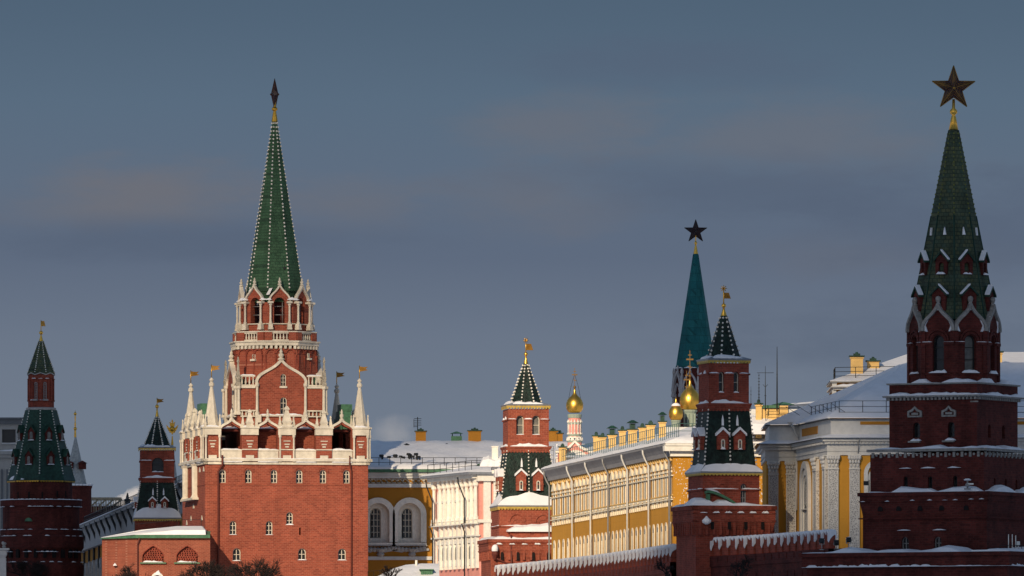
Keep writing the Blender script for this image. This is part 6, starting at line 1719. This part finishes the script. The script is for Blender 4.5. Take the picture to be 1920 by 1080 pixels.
# ------------------------------------------------------------------ antennas on the roofs
def mast(px, D, y0, y1, r, label, spurs=(), cat='antenna'):
    T = Thing('antenna_mast', label, cat, px, D, 0, 'aerials above the palace roof'); z = lambda y: T.z(y, 0)
    part('pole', IRON, T, lambda b: b.tube([(0, 0, z(y0)), (0, 0, (z(y0) + z(y1)) / 2), (0, 0, z(y1))], [r, r * .8, r * .35], 5))
    if spurs:
        def sp(b):
            for y, w_, dz in spurs:
                b.tube([(-w_, 0, z(y) + dz), (0, 0, z(y)), (w_, 0, z(y) + dz)], .022, 4)
        part('crossbar', IRON, T, sp)
mast(1457, 905, 770, 650, .075, 'tall plain mast rising above the palace roof', ((702, .07, 0),))
mast(1435, 905, 770, 686, .05, 'aerial with crossbar and short side arms right of the shaded tented tower', ((699, .75, 0), (726, .22, .25), (742, .1, 0)))
mast(1423, 905, 755, 700, .045, 'thin aerial with stacked loops standing on a yellow chimney', tuple((y, .09, .05) for y in range(704, 752, 6)))
mast(1408, 905, 770, 724, .03, 'shortest thin aerial beside the shaded tented tower', ((740, .06, 0), (733, .05, 0)))

# ------------------------------------------------------------------ snowy shed roof and vent in the court
def shed():
    D = 1040
    T = Thing('snowy_shed', 'low shed under a sloping snowy roof with green vent box at the bottom', 'shed', 760, D, 0); k = T.k
    U = lambda p: (p - 760) * k
    z = lambda y: T.z(y, 0)
    part('wall', YELD, T, lambda b: b.box(U(700), U(822), 0, 8, 0, z(1085)))
    part('roof_snow', SNOW, T, lambda b: b.grid([[(U(694), -.6, z(1088)), (U(726), -.6, z(1085)), (U(800), -.6, z(1082)), (U(824), -.6, z(1082))], [(U(715), 2, z(1076)), (U(738), 2, z(1069)), (U(790), 2, z(1066)), (U(823), 2, z(1066))], [(U(738), 4, z(1064)), (U(760), 4, z(1057.5)), (U(790), 4, z(1055)), (U(822), 4, z(1055))], [(U(738), 8, z(1064)), (U(760), 8, z(1056.5)), (U(790), 8, z(1055)), (U(822), 8, z(1055))]], closed=False, smooth=True))
    part('vent_box', GMETAL, T, lambda b: (b.box(U(789), U(811), .2, 1.6, z(1090), z(1069)), b.box(U(786), U(813), .0, 1.8, z(1069) + .003, z(1067)), [b.box(U(792) + i * .24, U(792) + i * .24 + .1, .12, .2, z(1088), z(1072)) for i in range(4)]))
    part('flue', CREAM, T, lambda b: b.tube([(U(780), 3.5, z(1062)), (U(780), 3.5, z(1049))], .13, 7))
    part('fence_rail', IRON, T, lambda b: railing(b, [(U(690), -1.2, z(1088)), (U(735), -1.2, z(1084))], .9, .5, (1, .1), .02, .02))
shed()

# ------------------------------------------------------------------ lamps, cameras and instruments standing on ledges
def floodlight(px, D, y0, y1, label, yaw, grp='floodlights and cameras on the ledges'):
    T = Thing('floodlight', label, 'floodlight', px, D, yaw, grp); z = lambda y: T.z(y, 0); h = z(y1) - z(y0); a = z(y0)
    part('bracket', PIPE, T, lambda b: (b.tube([(0, 0, a), (0, 0, a + h * .5)], .035, 6), b.box(-.16, .16, -.1, .1, a, a + .05), b.box(-.2, -.17, -.04, .04, a + h * .48, a + h * .8), b.box(.17, .2, -.04, .04, a + h * .48, a + h * .8), b.box(-.2, .2, -.04, .04, a + h * .46, a + h * .5)))
    Mh = TR(0, 0, a + h * .74) @ Matrix.Rotation(R(-35), 4, 'X')
    def hs(b): b.M = Mh; b.box(-.165, .165, -.12, .1, -.14, .14); b.box(-.19, .19, -.16, -.121, -.17, .17)
    part('lamp_housing', IRON, T, hs)
    def sn_(b): b.M = Mh; b.snow(-.17, .17, -.16, .1, .172, .09, .1)
    part('housing_snow', SNOW, T, sn_)
def security_camera(px, D, y0, y1, label):
    T = Thing('security_camera', label, 'camera', px, D, R(10)); z = lambda y: T.z(y, 0); h = z(y1) - z(y0)
    part('post', PIPE, T, lambda b: (b.box(-.2, .2, -.2, .2, z(y0), z(y0) + h * .14), b.tube([(0, 0, z(y0) + h * .14), (0, 0, z(y0) + h * .86)], .07, 7), b.ring(8, [(.14, z(y0) + h * .3), (.17, z(y0) + h * .5), (.1, z(y0) + h * .6)], apo=False, cap0=True)))
    part('camera_body', CREAM, T, lambda b: b.box(-.02, .44, -.14, .1, z(y0) + h * .46, z(y0) + h * .6))
    part('camera_snow', SNOW, T, lambda b: b.ring(10, [(.26, z(y0) + h * .86), (.3, z(y0) + h * .93), (.16, z(y0) + h * 1.03)], apo=False, cap0=True))
security_camera(1814, 763, 918, 898, 'snow-topped security camera on a post on the stepped tower ledge')
floodlight(1591, 766, 1030, 1007, 'snowy floodlight tilted on the barbican ledge, in front of the last merlons', R(15))
floodlight(1541, 768, 1031, 1009, 'floodlight on the barbican ledge nearest its left corner', R(-20))
floodlight(1568, 772, 1030, 1014, 'short floodlight between two others on the barbican ledge', R(5))
def instruments():
    T = Thing('antenna_cluster', 'white rod antennas and grey box on the lowest snowy ledge at right edge', 'antenna', 1897, 762, 0); k = T.k
    z = lambda y: T.z(y, 0)
    [part('rod', CREAM, T, lambda b: b.tube([((p - 1897) * k, 0, z(1030)), ((p - 1897) * k, 0, z(1002 + d))], .035, 5)) for p, d in ((1891, 0), (1898, 0), (1904.5, 2))]
    part('equipment_box', PALE, T, lambda b: (b.box(.36, .62, -.2, .2, z(1022), z(1015)), b.tube([(.5, 0, z(1030)), (.5, 0, z(1022))], .04, 5)))
    part('rail', IRON, T, lambda b: railing(b, [(-.9, -.1, z(1030)), (1.3, -.1, z(1030))], .3, .45, (1,), .018, .02))
instruments()
def signbox(px, D, y0, y1):
    T = Thing('wall_spotlight', 'small dark spotlight on a pole at the corner of the third tier', 'floodlight', px, D, 0); z = lambda y: T.z(y, 0); k = T.k
    part('pole', IRON, T, lambda b: b.tube([(.15, 0, z(y0)), (.15, 0, z(y1) + .1)], .035, 5)); part('lamp_head', IRON, T, lambda b: b.box(-.28, .1, -.14, .1, z(y1 + 8), z(y1)))
signbox(1626, 764, 922, 902)
def gatepost():
    T = Thing('stone_pillar', 'pale stone gate pillar with snowy ornament in the bottom left corner', 'pillar', 6, 1225, 0); z = lambda y: T.z(y, 0)
    part('shaft', PALE, T, lambda b: b.box(-.8, .36, -.45, .45, 0, z(1046)))
    part('cap_stone', PALE, T, lambda b: b.ring(4, [(.48, z(1046)), (.68, z(1040)), (.68, z(1033)), (.96, z(1031)), (.96, z(1028))], -.22, 0, cap0=True))
    part('urn', GREYST, T, lambda b: (b.ring(8, [(.14, z(1028)), (.27, z(1025)), (.16, z(1023)), (.3, z(1020)), (.24, z(1017))], .1, 0, apo=False), b.ball((-.03, 0, z(1018)), .2)))
gatepost()

# ------------------------------------------------------------------ bare trees in front
def bare_tree(px, D, ytop, wpx, label, seed, dens=1.0):
    tw = .011 * D / 700
    rr = random.Random(seed)
    T = Thing('bare_tree', label, 'tree', px, D, rr.uniform(0, 6), 'bare trees along the bottom'); z = lambda y: T.z(y, 0); H = z(ytop); wr = wpx * T.k / 2
    tr = MB(); cr_ = MB()
    zc = H - wr * 1.0
    tr.tube([(0, 0, 0), (.15, 0, zc * .5), (0, .1, zc)], [.45, .33, .22], 7)
    def grow(p, d, l, r, lev):
        q = p + d * l; mid = p.lerp(q, .5) + Vector((rr.uniform(-.06, .06), rr.uniform(-.06, .06), 0)) * l
        (tr if lev == 0 else cr_).tube([p, mid, q], [r, r * .8, r * .6], 4 if lev > 1 else 5)
        if lev >= (5 if dens > .65 else 4): return
        n = rr.choice((3, 3, 4)) if lev < 4 else 3
        for i in range(n):
            nd = (d + Vector((rr.uniform(-1, 1), rr.uniform(-1, 1), rr.uniform(-.45, .65))) * .75).normalized()
            grow(p.lerp(q, rr.uniform(.45, 1)), nd, l * rr.uniform(.6, .82), max(r * .56, tw), lev + 1)
    for i in range(int(7 * dens)):
        a = 2 * math.pi * i / 7 + rr.uniform(-.3, .3); sp = rr.uniform(.3, .95)
        grow(Vector((0, 0, zc - rr.uniform(0, wr * .3))), Vector((math.cos(a) * sp, math.sin(a) * sp, rr.uniform(.6, 1))).normalized(), wr * .47, .09 * T.D / 1000, 0)
    tr.done('trunk', BARK, T.o); cr_.done('crown', BARK, T.o)
bare_tree(478, 1010, 1043, 130, 'densest bare tree, in front of the tall sunlit brick tower', 11, .95)
bare_tree(394, 1020, 1048, 120, 'loose bare tree at the foot of the tall brick tower, between two others', 12, .8)
bare_tree(258, 1040, 1056, 110, 'sparse bare tree in front of the latticed window wing', 13, .7)
bare_tree(58, 1235, 1042, 110, 'dark bare tree before the round corner tower, beside the stone pillar', 14, .8)
bare_tree(1388, 740, 1040, 80, 'bare treetop against the dark battlement wall right of the tented tower', 15, .6)
bare_tree(1252, 800, 1046, 60, 'small bare treetop beside the shaded tented tower foot', 17, .5)
bare_tree(738, 960, 1056, 60, 'thin young bare tree in front of the snowy shed roof', 18, .45)

# ------------------------------------------------------------------ steam plumes
def plume(label, D, px, py, rx, ry, lean, dens, seed):
    """one lumpy body of steam; its density fades towards the rim"""
    b = MB(); k = D / F; q = lambda x, y, z: math.sin(x * 5 + seed) * math.cos(y * 4.3) + math.sin(z * 6 + seed * 2) + .6 * math.sin(x * 11 + z * 9 + seed)
    t = bmesh.new(); bmesh.ops.create_icosphere(t, subdivisions=5, radius=1)
    for v in t.verts:
        c = v.co; c *= 1 + .09 * q(*c)
        v.co = Vector((c.x * rx * k + c.z * lean * k, c.y * rx * k * .8, c.z * ry * k))
    for fa in t.faces: b.f([tuple(v.co) for v in fa.verts], True)
    t.free(); bmesh.ops.remove_doubles(b.bm, verts=b.bm.verts[:], dist=1e-4)
    m = bpy.data.materials.new('steam'); m.use_nodes = True; nn = m.node_tree; nn.nodes.remove(nn.nodes['Principled BSDF'])
    n = nn.nodes.new; l = nn.links.new
    v = n('ShaderNodeVolumePrincipled'); v.inputs['Color'].default_value = (.98, .97, .97, 1); v.inputs['Anisotropy'].default_value = -.2
    tc_ = n('ShaderNodeTexCoord'); mp_ = n('ShaderNodeMapping'); mp_.inputs['Scale'].default_value = (1 / (rx * k), 1 / (rx * k * .8), 1 / (ry * k)); l(tc_.outputs['Object'], mp_.inputs[0])
    ln = n('ShaderNodeVectorMath'); ln.operation = 'LENGTH'; l(mp_.outputs[0], ln.inputs[0])
    no = n('ShaderNodeTexNoise'); no.inputs['Scale'].default_value = 2.2; no.inputs['Detail'].default_value = 4; l(mp_.outputs[0], no.inputs[0])
    ad = n('ShaderNodeMath'); ad.operation = 'MULTIPLY_ADD'; l(no.outputs[0], ad.inputs[0]); ad.inputs[1].default_value = .9; l(ln.outputs['Value'], ad.inputs[2])
    r = n('ShaderNodeMapRange'); l(ad.outputs[0], r.inputs[0]); r.inputs[1].default_value = .6; r.inputs[2].default_value = 1.35; r.inputs[3].default_value = dens; r.inputs[4].default_value = 0
    l(r.outputs[0], v.inputs['Density']); l(v.outputs[0], nn.nodes['Material Output'].inputs['Volume'])
    o = b.done('steam_plume', m); o.location = (X(px, D), D, ZZ(py, D)); tag(o, label, 'steam'); return o
plume('white steam plume rising behind the small shaded tower at left', 2300, 262, 950, 62, 46, 22, .35, 1)
plume('faint wide steam puff above the arsenal roof', 2600, 738, 812, 56, 44, 8, .028, 2)
